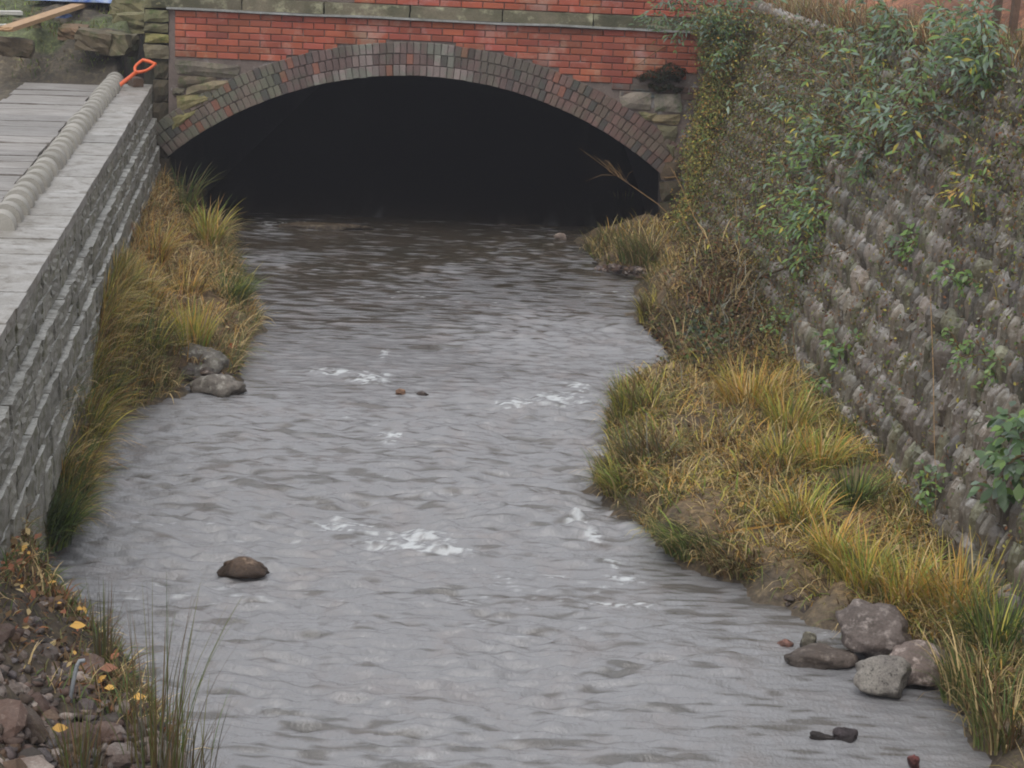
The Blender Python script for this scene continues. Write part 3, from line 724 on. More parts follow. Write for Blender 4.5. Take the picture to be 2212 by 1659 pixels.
# ------------------------------------------------------------------ rubble on the near left bank (pieces of the ground) and pebbly edges
RB = [rock('stone', M_RUB, 1, .8, .6, 200+k, 2, .25, 8, False) for k in range(8)]
pal = [(.55, .52, .48), (.8, .77, .74), (.40, .34, .28), (.56, .44, .38), (.36, .26, .22), (1.2, 1.16, 1.1), (.5, .5, .54), (.5, .38, .27), (.26, .25, .23)]
k = 0
small = []
for _ in range(5000):
    u, v = rnd.uniform(-30, 400), rnd.uniform(1290, 1720)
    p = onG(u, v, .3)
    dd = float(xl(p.y))-p.x
    if dd < .12 or p.y > 11: continue
    if dd < .4 and rnd.random() < .6: continue
    if k < 170:
        s_ = rnd.choice((.04, .05, .06, .08, .11, .14)) if k > 14 else rnd.uniform(.16, .30)
        c = rnd.choice(pal); g = rnd.uniform(.75, 1.15)
        ob('stone', RB[rnd.randrange(8)], ground, (p.x, p.y, p.z-s_*.08), (rnd.uniform(-.4, .4), rnd.uniform(-.4, .4), rnd.uniform(0, 6.3)), (s_, s_, s_*rnd.uniform(.7, 1.2)), tuple(q*g for q in c)); k += 1
    elif len(small) < 550: small.append((p.x, p.y, p.z, rnd.uniform(.012, .035)))
    else: break
for (cu, cv, su, sv, n) in [(1330, 590, 70, 12, 350), (480, 775, 40, 30, 260), (545, 700, 20, 25, 120), (470, 800, 60, 10, 80), (1700, 1330, 60, 30, 80), (2100, 1600, 60, 60, 150)]:
    for _ in range(n):
        p = onG(cu+rnd.gauss(0, su*.6), cv+rnd.gauss(0, sv*.6), .1)
        if p.z > -.02: small.append((p.x, p.y, p.z, rnd.uniform(.015, .04)))
Vi, Fi = ICO[1]; BV = []; BF = []; BC = []
for i, (x, y, z, s_) in enumerate(small):
    V_ = Vi*RN.uniform(.5, 1.4, 3)*s_+RN.uniform(-.4, .4, Vi.shape)*s_; V_[:, 2] *= .6
    BV.append(V_+[x, y, z+s_*.2]); BF.append(Fi+i*len(Vi)); c = np.array(pal[rnd.randrange(9)])*rnd.uniform(.6, 1.2); BC.append(np.tile(c, (len(Vi), 1)))
o = ob('pebbles', mknp('pebbles', np.concatenate(BV), np.concatenate(BF), M_RUBA, False, np.concatenate(BC))); tag(o, 'loose pebbles and broken stone chips along the water edges', kind='stuff')

# ------------------------------------------------------------------ grasses
def blades(P, H, D, W, C, bend, nseg=4):
    """ribbons; P base, H length, D lean heading (rad), W width, C colour, bend 0..1.6 (1 = tip level)"""
    n = len(P); t = np.linspace(0, 1, nseg+1)[None, :]
    a = bend[:, None]*t*1.25+.08*bend[:, None]      # angle from the vertical along the blade
    dt = 1/nseg
    hx = np.cumsum(np.concatenate([np.zeros((n, 1)), np.sin(a[:, 1:])*dt], 1), 1)*H[:, None]
    hz = np.cumsum(np.concatenate([np.zeros((n, 1)), np.cos(a[:, 1:])*dt], 1), 1)*H[:, None]
    dx, dy = np.cos(D)[:, None], np.sin(D)[:, None]
    X = P[:, 0:1]+hx*dx; Y = P[:, 1:2]+hx*dy; Z = P[:, 2:3]+hz
    w = W[:, None]*(1-t**2.2)*.5+.0004
    tw = D[:, None]+np.pi/2+RN.uniform(-.7, .7, (n, 1))
    sx_, sy_ = np.cos(tw)*w, np.sin(tw)*w
    V = np.stack([np.stack([X-sx_, Y-sy_, Z], -1), np.stack([X+sx_, Y+sy_, Z+w*.3], -1)], 2)       # n, s+1, 2, 3
    idx = np.arange(n*(nseg+1)*2).reshape(n, nseg+1, 2)
    Fc = np.stack([idx[:, :-1, 0], idx[:, :-1, 1], idx[:, 1:, 1], idx[:, 1:, 0]], -1).reshape(-1, 4)
    cc = np.repeat(C[:, None, :], (nseg+1)*2, 1).reshape(-1, 3)
    return V.reshape(-1, 3), Fc, cc
GREEN = np.array([.10, .15, .04]); OLIVE = np.array([.16, .155, .055]); YELL = np.array([.48, .41, .085]); STRAW = np.array([.60, .45, .22]); GOLD = np.array([.58, .34, .09]); BROWN = np.array([.17, .105, .05]); DARKG = np.array([.05, .075, .03]); LIME = np.array([.24, .31, .065]); RUST = np.array([.24, .10, .04]); GREY = np.array([.20, .19, .15])
def pick(cols, wts, n):
    cols = np.array(cols); i = RN.choice(len(cols), n, p=np.array(wts)/sum(wts)); c = cols[i]*RN.uniform(.75, 1.4, (n, 1)); return c
def tuft(u, v, n, L, cols, wts, label=None, spread=.10, head=None, bend=(.3, 1.3), w=.008, z0=.2, name='sedge_tuft', at_=None):
    p = onG(u, v, z0) if at_ is None else Vector(at_)
    ang = RN.uniform(0, 2*np.pi, n); r = spread*np.sqrt(RN.uniform(0, 1, n))
    P = np.stack([np.cos(ang)*r, np.sin(ang)*r, np.zeros(n)-.03], -1)
    D = ang+RN.normal(0, .5, n)
    if head is not None: D = np.where(RN.uniform(0, 1, n) < .6, head+RN.normal(0, .5, n), D)
    V, Fc, c = blades(P, .98*L*RN.uniform(.35, 1.15, n), D, w*RN.uniform(.6, 1.4, n), pick(cols, wts, n), RN.uniform(bend[0], bend[1], n), 6)
    o = ob(name, mknp(name, V, Fc, M_GRASS, True, c), None, p)
    return tag(o, label, 'grass tuft', 'sedge tufts on the banks') if label else o
YG = ([LIME, YELL, GOLD, STRAW, OLIVE], [3, 4, 2, 1.5, 2]); TN = ([GOLD, STRAW, BROWN, OLIVE, YELL], [3, 3, 2, 2, 1.5]); GR = ([GREEN, OLIVE, LIME, YELL, DARKG], [3, 3, 1.5, .8, 2]); OR = ([GOLD, YELL, RUST, OLIVE, STRAW], [4, 2, .8, 2, 1.5])
# left bank
tuft(450, 530, 230, .55, *YG, 'green and orange arching tuft beside the left end of the arch', .10)
tuft(330, 565, 260, .45, *OR, 'orange-tan tuft at the foot of the left wall, far end', .14)
tuft(300, 655, 300, .45, *OR, 'broad golden tuft against the left wall, middle of the bank', .16)
tuft(400, 640, 200, .36, *TN, 'low tan tuft in the middle of the left bank', .15)
tuft(415, 755, 300, .42, *YG, 'upright yellow-green tuft above the left bank boulders', .12, bend=(.1, .8))
tuft(500, 655, 260, .40, *GR, 'olive tuft leaning over the water on the left bank', .12, head=.2)
tuft(310, 760, 260, .42, *([OLIVE, YELL, BROWN, GREEN], [3, 2, 2, 2]), 'brownish-green tuft between left wall and boulders', .18)
tuft(200, 870, 260, .40, *GR, 'dark green tuft on the narrow strip below the left wall', .16)
tuft(170, 960, 300, .42, *([OLIVE, BROWN, YELL, GREEN], [3, 2, 1.5, 2]), 'olive-brown tuft on the strip, just below the dark green one', .16)
tuft(95, 1060, 420, .42, *([OLIVE, GREEN, BROWN, GOLD], [3, 3, 2, 1]), 'long-bladed tuft near the left wall foot with a yellow blade', .17, at_=(-2.66, 11.35, .12))
tuft(90, 1145, 650, .42, *([GREEN, DARKG, LIME, OLIVE], [4, 4, 1, 1.5]), 'dense dark green clump at the left frame edge by the water', .16, head=-.3, at_=(-2.62, 10.75, .06))
tuft(390, 450, 160, .55, *([GREEN, OLIVE, BROWN], [3, 3, 1]), 'thin dark grass tuft in the shade below the arch springing', .14)
# right bank
tuft(1380, 560, 340, .45, *([OLIVE, STRAW, BROWN, GREEN], [3, 2, 2, 1.5]), 'tangled olive tuft at the right foot of the arch', .2, head=2.8)
tuft(1345, 485, 160, .45, *([OLIVE, GREEN, YELL], [3, 3, 1]), 'upright green tuft against the dark right side of the arch', .1, bend=(.1, .7))
tuft(1405, 690, 300, .36, *([OLIVE, BROWN, YELL], [3, 2, 1]), 'drooping olive tuft hanging over the water under the debris heap', .1, head=3.2)
tuft(1375, 890, 380, .33, *([OLIVE, LIME, YELL, BROWN], [3, 2, 1.5, 2]), 'green tuft at the upper left corner of the right bank', .16, head=3.)
tuft(1620, 880, 420, .42, *([GOLD, YELL, OLIVE, STRAW], [4, 3, 2, 2]), 'tall golden-tan tuft below the slate wall, upper right bank', .2)
tuft(1700, 930, 260, .40, *YG, 'bright yellow-green tuft right beside the tall golden one', .14)
tuft(1690, 1015, 260, .36, *YG, 'yellow-green sedge in the centre right of the right bank', .12)
tuft(1770, 1010, 280, .36, *([GOLD, YELL, LIME, STRAW], [3, 3, 2, 1]), 'orange-tipped sedge close under the slate wall', .13)
tuft(1840, 1090, 260, .34, *GR, 'fresh green tuft at the foot of the slate wall', .11)
tuft(1730, 1130, 260, .34, *YG, 'spreading lime sedge below the fresh green tuft', .14)
tuft(1400, 1000, 300, .34, *([OLIVE, GREY, BROWN, GREEN], [3, 2, 2, 1]), 'faded grey-green tuft leaning to the water, right bank', .18, head=3.3)
tuft(1345, 1060, 260, .32, *([LIME, OLIVE, YELL, STRAW], [3, 3, 2, 1]), 'green-gold tuft at the outermost point of the right bank', .12, head=3.2, bend=(.7, 1.4))
tuft(1500, 1185, 420, .36, *([GREEN, OLIVE, LIME, STRAW], [4, 2, 2, 1.5]), 'flattened green tuft combed towards the water', .18, head=3.4, bend=(1.0, 1.5))
tuft(1590, 1225, 240, .28, *([BROWN, STRAW, OLIVE], [3, 2, 2]), 'flattened brown tuft next to the combed green one', .16, head=3.6, bend=(1.0, 1.5))
tuft(1790, 1215, 170, .42, *([YELL, GOLD, LIME], [4, 3, 1]), 'fountain-shaped golden sedge on bare soil', .06, bend=(.5, 1.4))
tuft(1865, 1260, 280, .38, *YG, 'large yellow sedge above the largest boulder', .14)
tuft(1960, 1300, 280, .38, *([YELL, GOLD, STRAW, LIME], [4, 3, 2, 1.5]), 'yellow sedge right behind the largest boulder', .14)
tuft(2070, 1320, 300, .42, *([YELL, GOLD, OLIVE, STRAW], [3, 3, 2, 2]), 'orange-yellow sedge at the right below the slate wall', .16)
tuft(2150, 1400, 300, .42, *GR, 'dark green grass tuft near the lower right frame edge', .16)
tuft(2120, 1500, 420, .36, *([OLIVE, STRAW, BROWN, GREEN], [3, 2, 2, 2]), 'brownish tuft beside the rounded pinkish boulder', .2)
tuft(2180, 1590, 420, .34, *([OLIVE, BROWN, GREEN, STRAW], [3, 3, 2, 1]), 'olive-brown tuft in the lower right corner', .2)
# general grass cover on both banks
def scatter(n, box, L, cols, wts, cond=None, w=.007, bend=(.5, 1.75), z0=.2, headf=None):
    out = []; m_ = 0
    x = RN.uniform(box[0], box[1], n); y = RN.uniform(box[2], box[3], n)
    ok = (cond(x, y) if cond else np.ones(n, bool)); x, y = x[ok], y[ok]
    cl = np.array([mnoise.noise(Vector((a*2.2, b*2.2, 7.))) for a, b in zip(x, y)]); ok = RN.uniform(-.85, .2, len(x)) < cl; x, y, cl = x[ok], y[ok], cl[ok]
    n = len(x); P = np.stack([x, y, gz(x, y)-.02], -1)
    D = RN.uniform(0, 6.28, n) if headf is None else headf(x, y)+RN.normal(0, .9, n)
    return blades(P, L*RN.uniform(.4, 1.2, n)*(1+.8*cl), D, w*RN.uniform(.6, 1.4, n), pick(cols, wts, n), RN.uniform(bend[0], bend[1], n), 4)
parts = []
onr = lambda x, y: (x-xr(y) > .0) & (x-xwr(y) < .12)
onl = lambda x, y: (xl(y)-x > .0) & (x-xwl(y) > -.05)
sh = lambda x, y: np.where(x > 0, 3.2, 0.)
parts.append(scatter(60000, (.4, 3.2, 8, 21), .19, [GOLD*.9, STRAW, BROWN, OLIVE, YELL, GREY], [2, 3, 4, 4, 1.5, 1.5], onr))
parts.append(scatter(40000, (.4, 3.2, 8, 21), .22, [OLIVE, GREEN, STRAW, BROWN], [4, 3, 2, 2], lambda x, y: onr(x, y) & (x-xr(y) < .22), headf=sh))
parts.append(scatter(42000, (-4.2, -2, 11, 21), .20, [GOLD*.8, STRAW, BROWN, OLIVE, RUST], [3, 3, 4, 3, 1], lambda x, y: onl(x, y) & (y > 14)))
parts.append(scatter(30000, (-4.2, -2, 11, 21), .22, [OLIVE, GREEN, STRAW, BROWN], [4, 3, 2, 3], lambda x, y: onl(x, y) & ((xl(y)-x < .25) | (y < 14.6)), headf=sh))
parts.append(scatter(16000, (.4, 3.2, 8, 20), .22, [STRAW, GOLD, STRAW*.7, YELL*.8, BROWN], [4, 3, 3, 2, 2], onr, w=.009, bend=(1.2, 2.0)))
parts.append(scatter(9000, (-4.2, -2, 11, 21), .20, [STRAW, GOLD, STRAW*.7, YELL*.8, BROWN], [4, 3, 3, 2, 2], onl, w=.009, bend=(1.2, 2.0)))
parts.append(scatter(12000, (-3.6, -2, 10.8, 15), .26, [OLIVE, GREEN, BROWN, STRAW*.8], [4, 3, 3, 1.5], onl, w=.006, bend=(.2, 1.3), headf=sh))
parts.append(scatter(16000, (-3.4, -1.2, 8, 11.3), .13, [OLIVE, GREEN, BROWN, STRAW], [3, 3, 3, 2], lambda x, y: (xl(y)-x > .02) & ((xl(y)-x < .3) | (y > 9.7))))
parts.append(scatter(4000, (-3.4, -1.2, 8, 10.2), .09, [OLIVE, BROWN, RUST, STRAW], [3, 3, 2, 2], lambda x, y: (xl(y)-x > .2)))
parts.append(scatter(7000, (-3.4, -1.2, 7.8, 10.4), .16, [OLIVE, BROWN, GREEN, STRAW, RUST], [3, 4, 2, 2, 1], lambda x, y: (xl(y)-x > .05)))
parts.append(scatter(9000, (-8, -4, 21.6, 26), .09, [GREEN, LIME, OLIVE, BROWN], [4, 2, 3, 2], lambda x, y: xwl(y)-x > .3))
# long grass and weeds where the slate wall meets the bank and beyond the right top
def footline(n, side):
    y = RN.uniform(8.5, 20.8, n); x = (xwr(y)+RN.normal(.0, .08, n)); P = np.stack([x, y, gz(x, y)-.02], -1)
    return blades(P, .15*RN.uniform(.4, 1.3, n), RN.normal(3.1, 1.2, n), .007*RN.uniform(.6, 1.4, n), pick([OLIVE, BROWN, YELL, GREEN, RUST], [4, 3, 1.5, 3, 1], n), RN.uniform(.3, 1.3, n), 4)
parts.append(footline(4500, 1))
n = 9500; y = RN.uniform(10.5, 15.5, n); x = xwl(y)+.08+np.abs(RN.normal(0, .11, n)); ok = x < xl(y)+.03; x, y = x[ok], y[ok]; n = len(x)      # rank grass at the foot of the left wall
kk = np.array([mnoise.noise(Vector((0, b*2.5, 4.))) for b in y])
parts.append(blades(np.stack([x, y, np.maximum(gz(x, y), 0)-.02], -1), .36*(1+.6*kk)*RN.uniform(.35, 1.15, n), RN.normal(0, 1.1, n), .006*RN.uniform(.6, 1.4, n), pick([OLIVE*1.2, BROWN*1.3, YELL*.9, GREEN*1.1, STRAW*.9, GOLD*.8], [3, 2.5, 3, 2, 2.5, 2], n), RN.uniform(.2, 1.5, n), 4))
n = 15000; y = RN.uniform(8.6, 15.6, n); x = RN.uniform(.5, 3, n); kk = np.array([mnoise.noise(Vector((a*2.6, b*2.6, 1.))) for a, b in zip(x, y)]); ok = (kk > -.05) & (x-xr(y) > .04) & (x-xwr(y) < .08); x, y = x[ok], y[ok]; n = len(x)      # matted, flopped grass
parts.append(blades(np.stack([x, y, gz(x, y)-.01], -1), .24*RN.uniform(.5, 1.3, n), RN.normal(3.6, 1.3, n), .008*RN.uniform(.6, 1.4, n), pick([YELL*.9, STRAW*.9, LIME*.9, OLIVE, GOLD*.8], [3, 4, 2, 3, 2], n), RN.uniform(1.1, 1.9, n), 4))
V = np.concatenate([p[0] for p in parts]); off = np.cumsum([0]+[len(p[0]) for p in parts[:-1]])
Fc = np.concatenate([p[1]+o_ for p, o_ in zip(parts, off)]); C_ = np.concatenate([p[2] for p in parts])
o = ob('bank_grass', mknp('bank_grass', V, Fc, M_GRASS, True, C_)); tag(o, 'short mixed green and straw grass over both banks', kind='stuff')

# rushes at the lower left
def rush(u, v, n, L, spread, label, bend=(.0, .35)):
    p = onG(u, v, .2); ang = RN.uniform(0, 6.28, n); r = spread*np.sqrt(RN.uniform(0, 1, n))
    P = np.stack([np.cos(ang)*r, np.sin(ang)*r, np.zeros(n)-.03], -1)
    Ln = L*RN.uniform(.25, 1.0, n)
    V, Fc, c = blades(P, Ln, ang+RN.normal(0, .6, n), np.full(n, .004), pick([OLIVE*.9, GREY*.8, BROWN, GREEN], [4, 2, 3, 1], n), RN.uniform(bend[0], bend[1], n), 6)
    o = ob('rush_clump', mknp('rush_clump', V, Fc, M_GRASS, True, c), None, p); return tag(o, label, 'rushes', 'rush clumps on the near left bank')
rush(340, 1668, 110, .86, .12, 'tall thin rush clump at the bottom left edge of the water', (.0, .55))
rush(400, 1690, 80, .5, .12, 'shorter spiky rush clump at the bottom beside the tall one', (.1, .7))
rush(222, 1440, 60, .46, .04, 'small rush clump with dark base on the near left bank', (.0, .3))
rush(170, 1665, 120, .35, .1, 'low rush clump among rubble at the bottom left', (.1, .6))

# ------------------------------------------------------------------ leaves: litter, weeds on the wall, shrubs
def leafset(P, Nrm, S_, C, aspect=.4, fold=.25, dirs=None):
    """one folded pointed leaf (4 triangles as 2 quads) per point"""
    n = len(P); Nrm = Nrm/np.linalg.norm(Nrm, axis=1, keepdims=True)
    if dirs is None: dirs = RN.normal(0, 1, (n, 3))
    A_ = dirs-(dirs*Nrm).sum(1, keepdims=True)*Nrm; A_ /= np.linalg.norm(A_, axis=1, keepdims=True)+1e-9
    B_ = np.cross(Nrm, A_); S2 = S_[:, None]
    base = P; tip = P+A_*S2; mid1 = P+A_*S2*.42; w = S2*aspect*.5
    l = mid1+B_*w-Nrm*S2*fold*.18*-1; r = mid1-B_*w+Nrm*S2*fold*.18
    l2 = P+A_*S2*.72+B_*w*.68+Nrm*S2*fold*.05-Nrm*S2*.05; r2 = P+A_*S2*.72-B_*w*.68+Nrm*S2*fold*.05-Nrm*S2*.05
    c2 = P+A_*S2*.6-Nrm*S2*.02
    tip = tip-Nrm*S2*.16
    V = np.stack([base, l, l2, tip, r2, r, c2], 1)
    i = np.arange(n)[:, None]*7
    Fc = np.concatenate([i+np.array([0, 1, 2, 6]), i+np.array([6, 2, 3, 4]), i+np.array([0, 6, 4, 5])])
    return V.reshape(-1, 3), Fc, np.repeat(C, 7, 0)
def addleaf(name, P, Nrm, S_, C, mat_, parent=None, loc=(0, 0, 0), **k):
    V, Fc, c = leafset(P, Nrm, S_, C, **k); return ob(name, mknp(name, V, Fc, mat_, False, c), parent, loc)
# fallen leaves on the banks
n = 6500; x = RN.uniform(-4.2, 3., n); y = RN.uniform(8, 21, n)
ok = (((x-xr(y) > .03) & (x-xwr(y) < .1)) | ((xl(y)-x > .03) & (x-xwl(y) > 0))); x, y = x[ok], y[ok]; n = len(x)
P = np.stack([x, y, gz(x, y)+RN.uniform(.01, .05, n)], -1); Nn = np.stack([RN.normal(0, .5, n), RN.normal(0, .5, n), np.ones(n)], -1)
o = addleaf('leaf_litter', P, Nn, RN.uniform(.02, .06, n), pick([BROWN, RUST, STRAW*.8, BROWN*.6, GOLD], [5, 2, 2, 3, .5], n), M_LITTER, aspect=.6); tag(o, 'scattered dead leaves on the banks', kind='stuff')
n = 1500; x = RN.uniform(-3., -1.3, n); y = RN.uniform(8, 10.8, n); ok = (xl(y)-x > .05); x, y = x[ok], y[ok]; n = len(x)
P = np.stack([x, y, gz(x, y)+RN.uniform(.02, .07, n)], -1); Nn = np.stack([RN.normal(0, .6, n), RN.normal(-.3, .5, n), np.ones(n)], -1)
o = addleaf('leaf_litter', P, Nn, RN.uniform(.02, .055, n), pick([BROWN, RUST, STRAW*.8, BROWN*.6, GOLD*1.2, np.array([.35, .14, .08])], [5, 3, 2, 3, .8, 1.5], n), M_LITTER, aspect=.6); tag(o, 'dead leaves among the rubble at the lower left', kind='stuff')
# individually visible bright fallen leaves
for k, (u, v, s_, c, lab) in enumerate([(150, 1375, .075, GOLD*1.4, 'broad yellow fallen leaf on a stem at the near left bank'), (225, 1510, .05, GOLD*1.3, 'yellow fallen leaf on the rubble near the steel rod'), (285, 1530, .06, GOLD*1.4, 'yellow fallen leaf beside the rushes by the water'),
        (215, 1468, .08, np.array([.34, .16, .10]), 'large orange-pink leaf on the rubble right of the rod'), (487, 762, .09, np.array([.55, .10, .03]), 'bright red-orange leaf on the pebbles by the left boulders'), (178, 1045, .12, YELL*1.5, 'yellow bent leaf at the water edge of the left strip'), (110, 1600, .07, GOLD, 'yellow-brown leaf at the bottom left among rubble')]):
    p = onG(u, v, .15); o = addleaf('fallen_leaf', np.zeros((1, 3)), np.array([[.1, -.6, .8]]), np.array([s_]), c[None, :], M_LITTER, None, p+Vector((0, 0, .05)), aspect=.6, dirs=np.array([[1., .2, .2]]))
    tag(o, lab, 'leaf')
# weeds over the slate wall
def wallpts(n, dens, off=(.03, .12), ylo=9., yhi=21.3):
    y = RN.uniform(ylo, yhi, n); h_ = RN.uniform(.1, 1, n)*(ztop_r(y)-.05)
    k = np.array([mnoise.noise(Vector((a*1.3, b*1.6, 2.)))+.5*mnoise.noise(Vector((a*5, b*5, 9.))) for a, b in zip(y, h_)])
    ok = RN.uniform(0, 1, n) < dens(y, h_, k); y, h_ = y[ok], h_[ok]; n = len(y)
    out = RN.uniform(off[0], off[1], n)
    return np.stack([xwr(y)+LEAN*(h_-.1)-out, y-.08*out, h_+out*LEAN], -1), y, h_
def dens1(y, h_, k): return np.clip(.06+.85*sm(14.2, 18.0, y+1.2*k)+.5*sm(1.1, 2.3, h_+.6*k)*sm(9, 12., y)+.25*(k > .2), 0, 1)
P, y_, h_ = wallpts(95000, dens1)
n = len(P); Nn = np.tile(np.array(nrm), (n, 1))+RN.normal(0, .6, (n, 3))
cols = pick([OLIVE, GREEN, BROWN, RUST*.8, YELL*.7, GREY, LIME*.7], [5, 3.5, 5, 1.6, 1.2, 3, .8], n)
o = addleaf('wall_weeds', P, Nn, RN.uniform(.012, .038, n), cols, M_LITTER, aspect=.55); tag(o, 'fine brown and olive weeds creeping over the slate wall', kind='stuff')
# grass-like weeds on the wall near the bridge and on its top
P, y_, h_ = wallpts(16000, lambda y, h_, k: np.clip(sm(16.5, 19.5, y+k)*.9+.06+.4*sm(2.1, 2.5, h_), 0, 1), (.0, .05), 9.)
n = len(P)
V, Fc, c = blades(P, RN.uniform(.05, .17, n), RN.normal(3.4, .9, n), RN.uniform(.003, .007, n), pick([OLIVE, GREEN*.9, BROWN, GOLD*.7, YELL*.8, RUST], [5, 2.5, 3, 2, 2, .6], n), RN.uniform(.6, 2.0, n), 3)
o = ob('wall_grass', mknp('wall_grass', V, Fc, M_GRASS, True, c)); tag(o, 'wispy olive and brown grass hanging on the slate wall beside the bridge', kind='stuff')
# rank weeds masking the corner where the slate wall meets the bridge
n = 15000; hz_ = RN.uniform(.15, 2.62, n)**1.0; yy = YB-.02-np.abs(RN.normal(0, .38, n)); edge = np.array([mnoise.fractal(Vector((q*2.2, 1.7, 0)), 1, 2, 3) for q in hz_]); xx = 1.66+.08*(hz_-.1)+np.abs(RN.normal(0, .17, n))+.35*(YB-yy)*RN.uniform(0, 1, n)+.14*edge-.12*(RN.uniform(0, 1, n)**4)
P = np.stack([xx, yy, hz_], -1)
o = addleaf('corner_weeds', P, np.array([-.5, -.8, .4])+RN.normal(0, .6, (n, 3)), RN.uniform(.015, .04, n), pick([OLIVE*1.3, GREEN*1.2, BROWN, YELL*.8, GOLD*.7], [6, 3, 3.5, 2, 1.4], n), M_LITTER, aspect=.5); tag(o, 'olive weeds filling the corner of the slate wall and the bridge', kind='stuff')
# top verge
n = 9000; y = RN.uniform(11, 24, n); x = xwr(y)+.60+np.abs(RN.normal(0, .35, n)); P = np.stack([x, y, np.maximum(gz(x, y), ztop_r(y)-.05)], -1)
V, Fc, c = blades(P, RN.uniform(.08, .3, n), RN.uniform(0, 6.28, n), RN.uniform(.004, .008, n), pick([BROWN, STRAW*.8, OLIVE, RUST, GREY], [4, 2, 3, 2, 2], n), RN.uniform(.3, 1.4, n), 4)
o = ob('verge_grass', mknp('verge_grass', V, Fc, M_GRASS, True, c)); tag(o, 'dry brown grass along the top of the slate wall', kind='stuff')

def PC(u, v, y): return PY(u, v, y)
def stemcurve(a, b, sag, n=7):
    a, b = Vector(a), Vector(b); return [a.lerp(b, t)+Vector((0, 0, sag*4*t*(1-t))) for t in np.linspace(0, 1, n)]
BG = np.array([.17, .23, .17]); DG = np.array([.085, .145, .06]); LG = np.array([.14, .23, .055]); YL = np.array([.42, .36, .05])
def shrub(label, root, tips, nleaf, size, cols, wts, seed, droop=.5, aspect=.30, name='shrub', stemcol=(.16, .12, .08), jit=.12):
    """root: world point; tips: world points reached by the shoots"""
    r = random.Random(seed); root = Vector(root); o = empty(name, root); tag(o, label, 'shrub')
    P = []; Nn = []; D = []; SV = []; SF = []
    tv = 0
    for tip in tips:
        tip = Vector(tip); L = (tip-root).length
        shoots = [(root, tip)]
        cv = stemcurve(root, tip, .12*L)
        for _ in range(4):
            q = cv[r.randrange(2, 6)]; e = q+(tip-root)*r.uniform(.2, .5)+Vector((r.gauss(0, 1), r.gauss(0, 1), r.gauss(0, .7)))*.16*max(L, .5)
            shoots.append((q, e))
        for si, (a, b) in enumerate(shoots):
            c = stemcurve(a, b, .06*(b-a).length, 6)
            V = []; me_n = 5
            for i, p in enumerate(c):
                t = (c[min(i+1, 5)]-c[max(i-1, 0)]).normalized(); u_ = t.orthogonal().normalized(); w_ = t.cross(u_)
                rad = (.006 if si == 0 else .0035)*(1-i/7)
                for k in range(me_n): V.append(p-root+(u_*math.cos(k*6.283/me_n)+w_*math.sin(k*6.283/me_n))*rad)
                if i:
                    for k in range(me_n): SF.append((tv+(i-1)*me_n+k, tv+(i-1)*me_n+(k+1) % me_n, tv+i*me_n+(k+1) % me_n, tv+i*me_n+k))
            SV += V; tv += len(V)
            nl = int(nleaf*(.85 if si else .7))
            for _ in range(nl):
                t = r.random()**.7; i = min(int(t*5), 4); p = c[i].lerp(c[i+1], t*5-i)
                out = Vector((r.gauss(0, 1), r.gauss(0, 1), r.gauss(0, .8))).normalized()
                P.append(p-root+out*r.uniform(0, jit)); ax_ = (c[i+1]-c[i]).normalized()
                D.append(ax_*.5+out-Vector((0, 0, droop))); Nn.append(Vector((r.gauss(-.25, .45), r.gauss(-.45, .45), 1)).normalized())
    n = len(P); P = np.array(P); D = np.array(D); Nn = np.array(Nn)
    ob('stems', mk('stems', SV, SF, M_TWIG, True, np.tile(np.array(stemcol)/.3, (len(SV), 1))), o)
    l = addleaf('leaves', P, Nn, .8*size*RN.uniform(.45, 1.3, n), pick(cols, wts, n), M_LEAF, o, aspect=aspect, dirs=D); l['kind'] = 'stuff'
    return o
def WP(u, v, out=.0):                     # sight line meets the slate wall plane, lifted out by 'out'
    d = ray(u, v); n_ = np.array(nrm); p0 = np.array(RWp(15, 1.))
    n_ = np.array(Vector((-1, -.08, LEAN)).normalized()); p0 = np.array([float(xwr(15))+LEAN*.9, 15, 1.])
    t = ((p0+n_*out-CC)@n_)/(d@n_); return Vector(CC+d*t)
mainc = ([BG, DG, LG, YL, GREEN], [5, 4, 2.2, .5, 2]); darkc = ([BG*.9, DG, GREEN, LG], [4, 5, 3, 1.2]); lite = ([LG, LG*1.2, DG, YL, BG], [4, 2, 2, 1, 1.2])
shrub('dark green shrub spilling over the bridge end above the arch, top centre', PC(1600, 60, 20.95), [PC(1395, 48, 20.5), PC(1450, 20, 20.6), PC(1500, 0, 20.6), PC(1500, 110, 20.5), PC(1540, 135, 20.5), PC(1410, 92, 20.5), PC(1600, 10, 20.4), PC(1550, 60, 20.4), PC(1460, 70, 20.4), PC(1580, 120, 20.4), PC(1520, 60, 20.4), PC(1560, -10, 20.5)], 34, .085, *darkc, 1)
shrub('large blue-green leafy shrub in the middle top of the slate wall', WP(1900, 330, .02), [WP(1730, 200, .25), WP(1790, 130, .3), WP(1700, 260, .2), WP(1860, 230, .35), WP(1950, 220, .3), WP(2010, 250, .3), WP(2050, 300, .3), WP(1880, 170, .3), WP(1760, 300, .2), WP(1830, 300, .3), WP(2000, 330, .2), WP(1940, 290, .35), WP(1790, 60, .2), WP(1680, 150, .15), WP(2060, 180, .2), WP(1850, 90, .2), WP(1850, 370, .15), WP(1760, 400, .12)], 21, .10, *mainc, 2)
shrub('small olive-yellow shoots left of the large blue-green shrub', WP(1800, 320, .02), [WP(1740, 250, .2), WP(1720, 330, .2), WP(1750, 360, .15)], 26, .08, *lite, 3)
shrub('bright green and yellow shrub hanging low on the wall near the debris heap', WP(1800, 440, .02), [WP(1650, 400, .25), WP(1640, 470, .25), WP(1690, 520, .25), WP(1720, 560, .2), WP(1740, 490, .2), WP(1700, 440, .25), WP(1660, 560, .2)], 26, .085, *lite, 4)
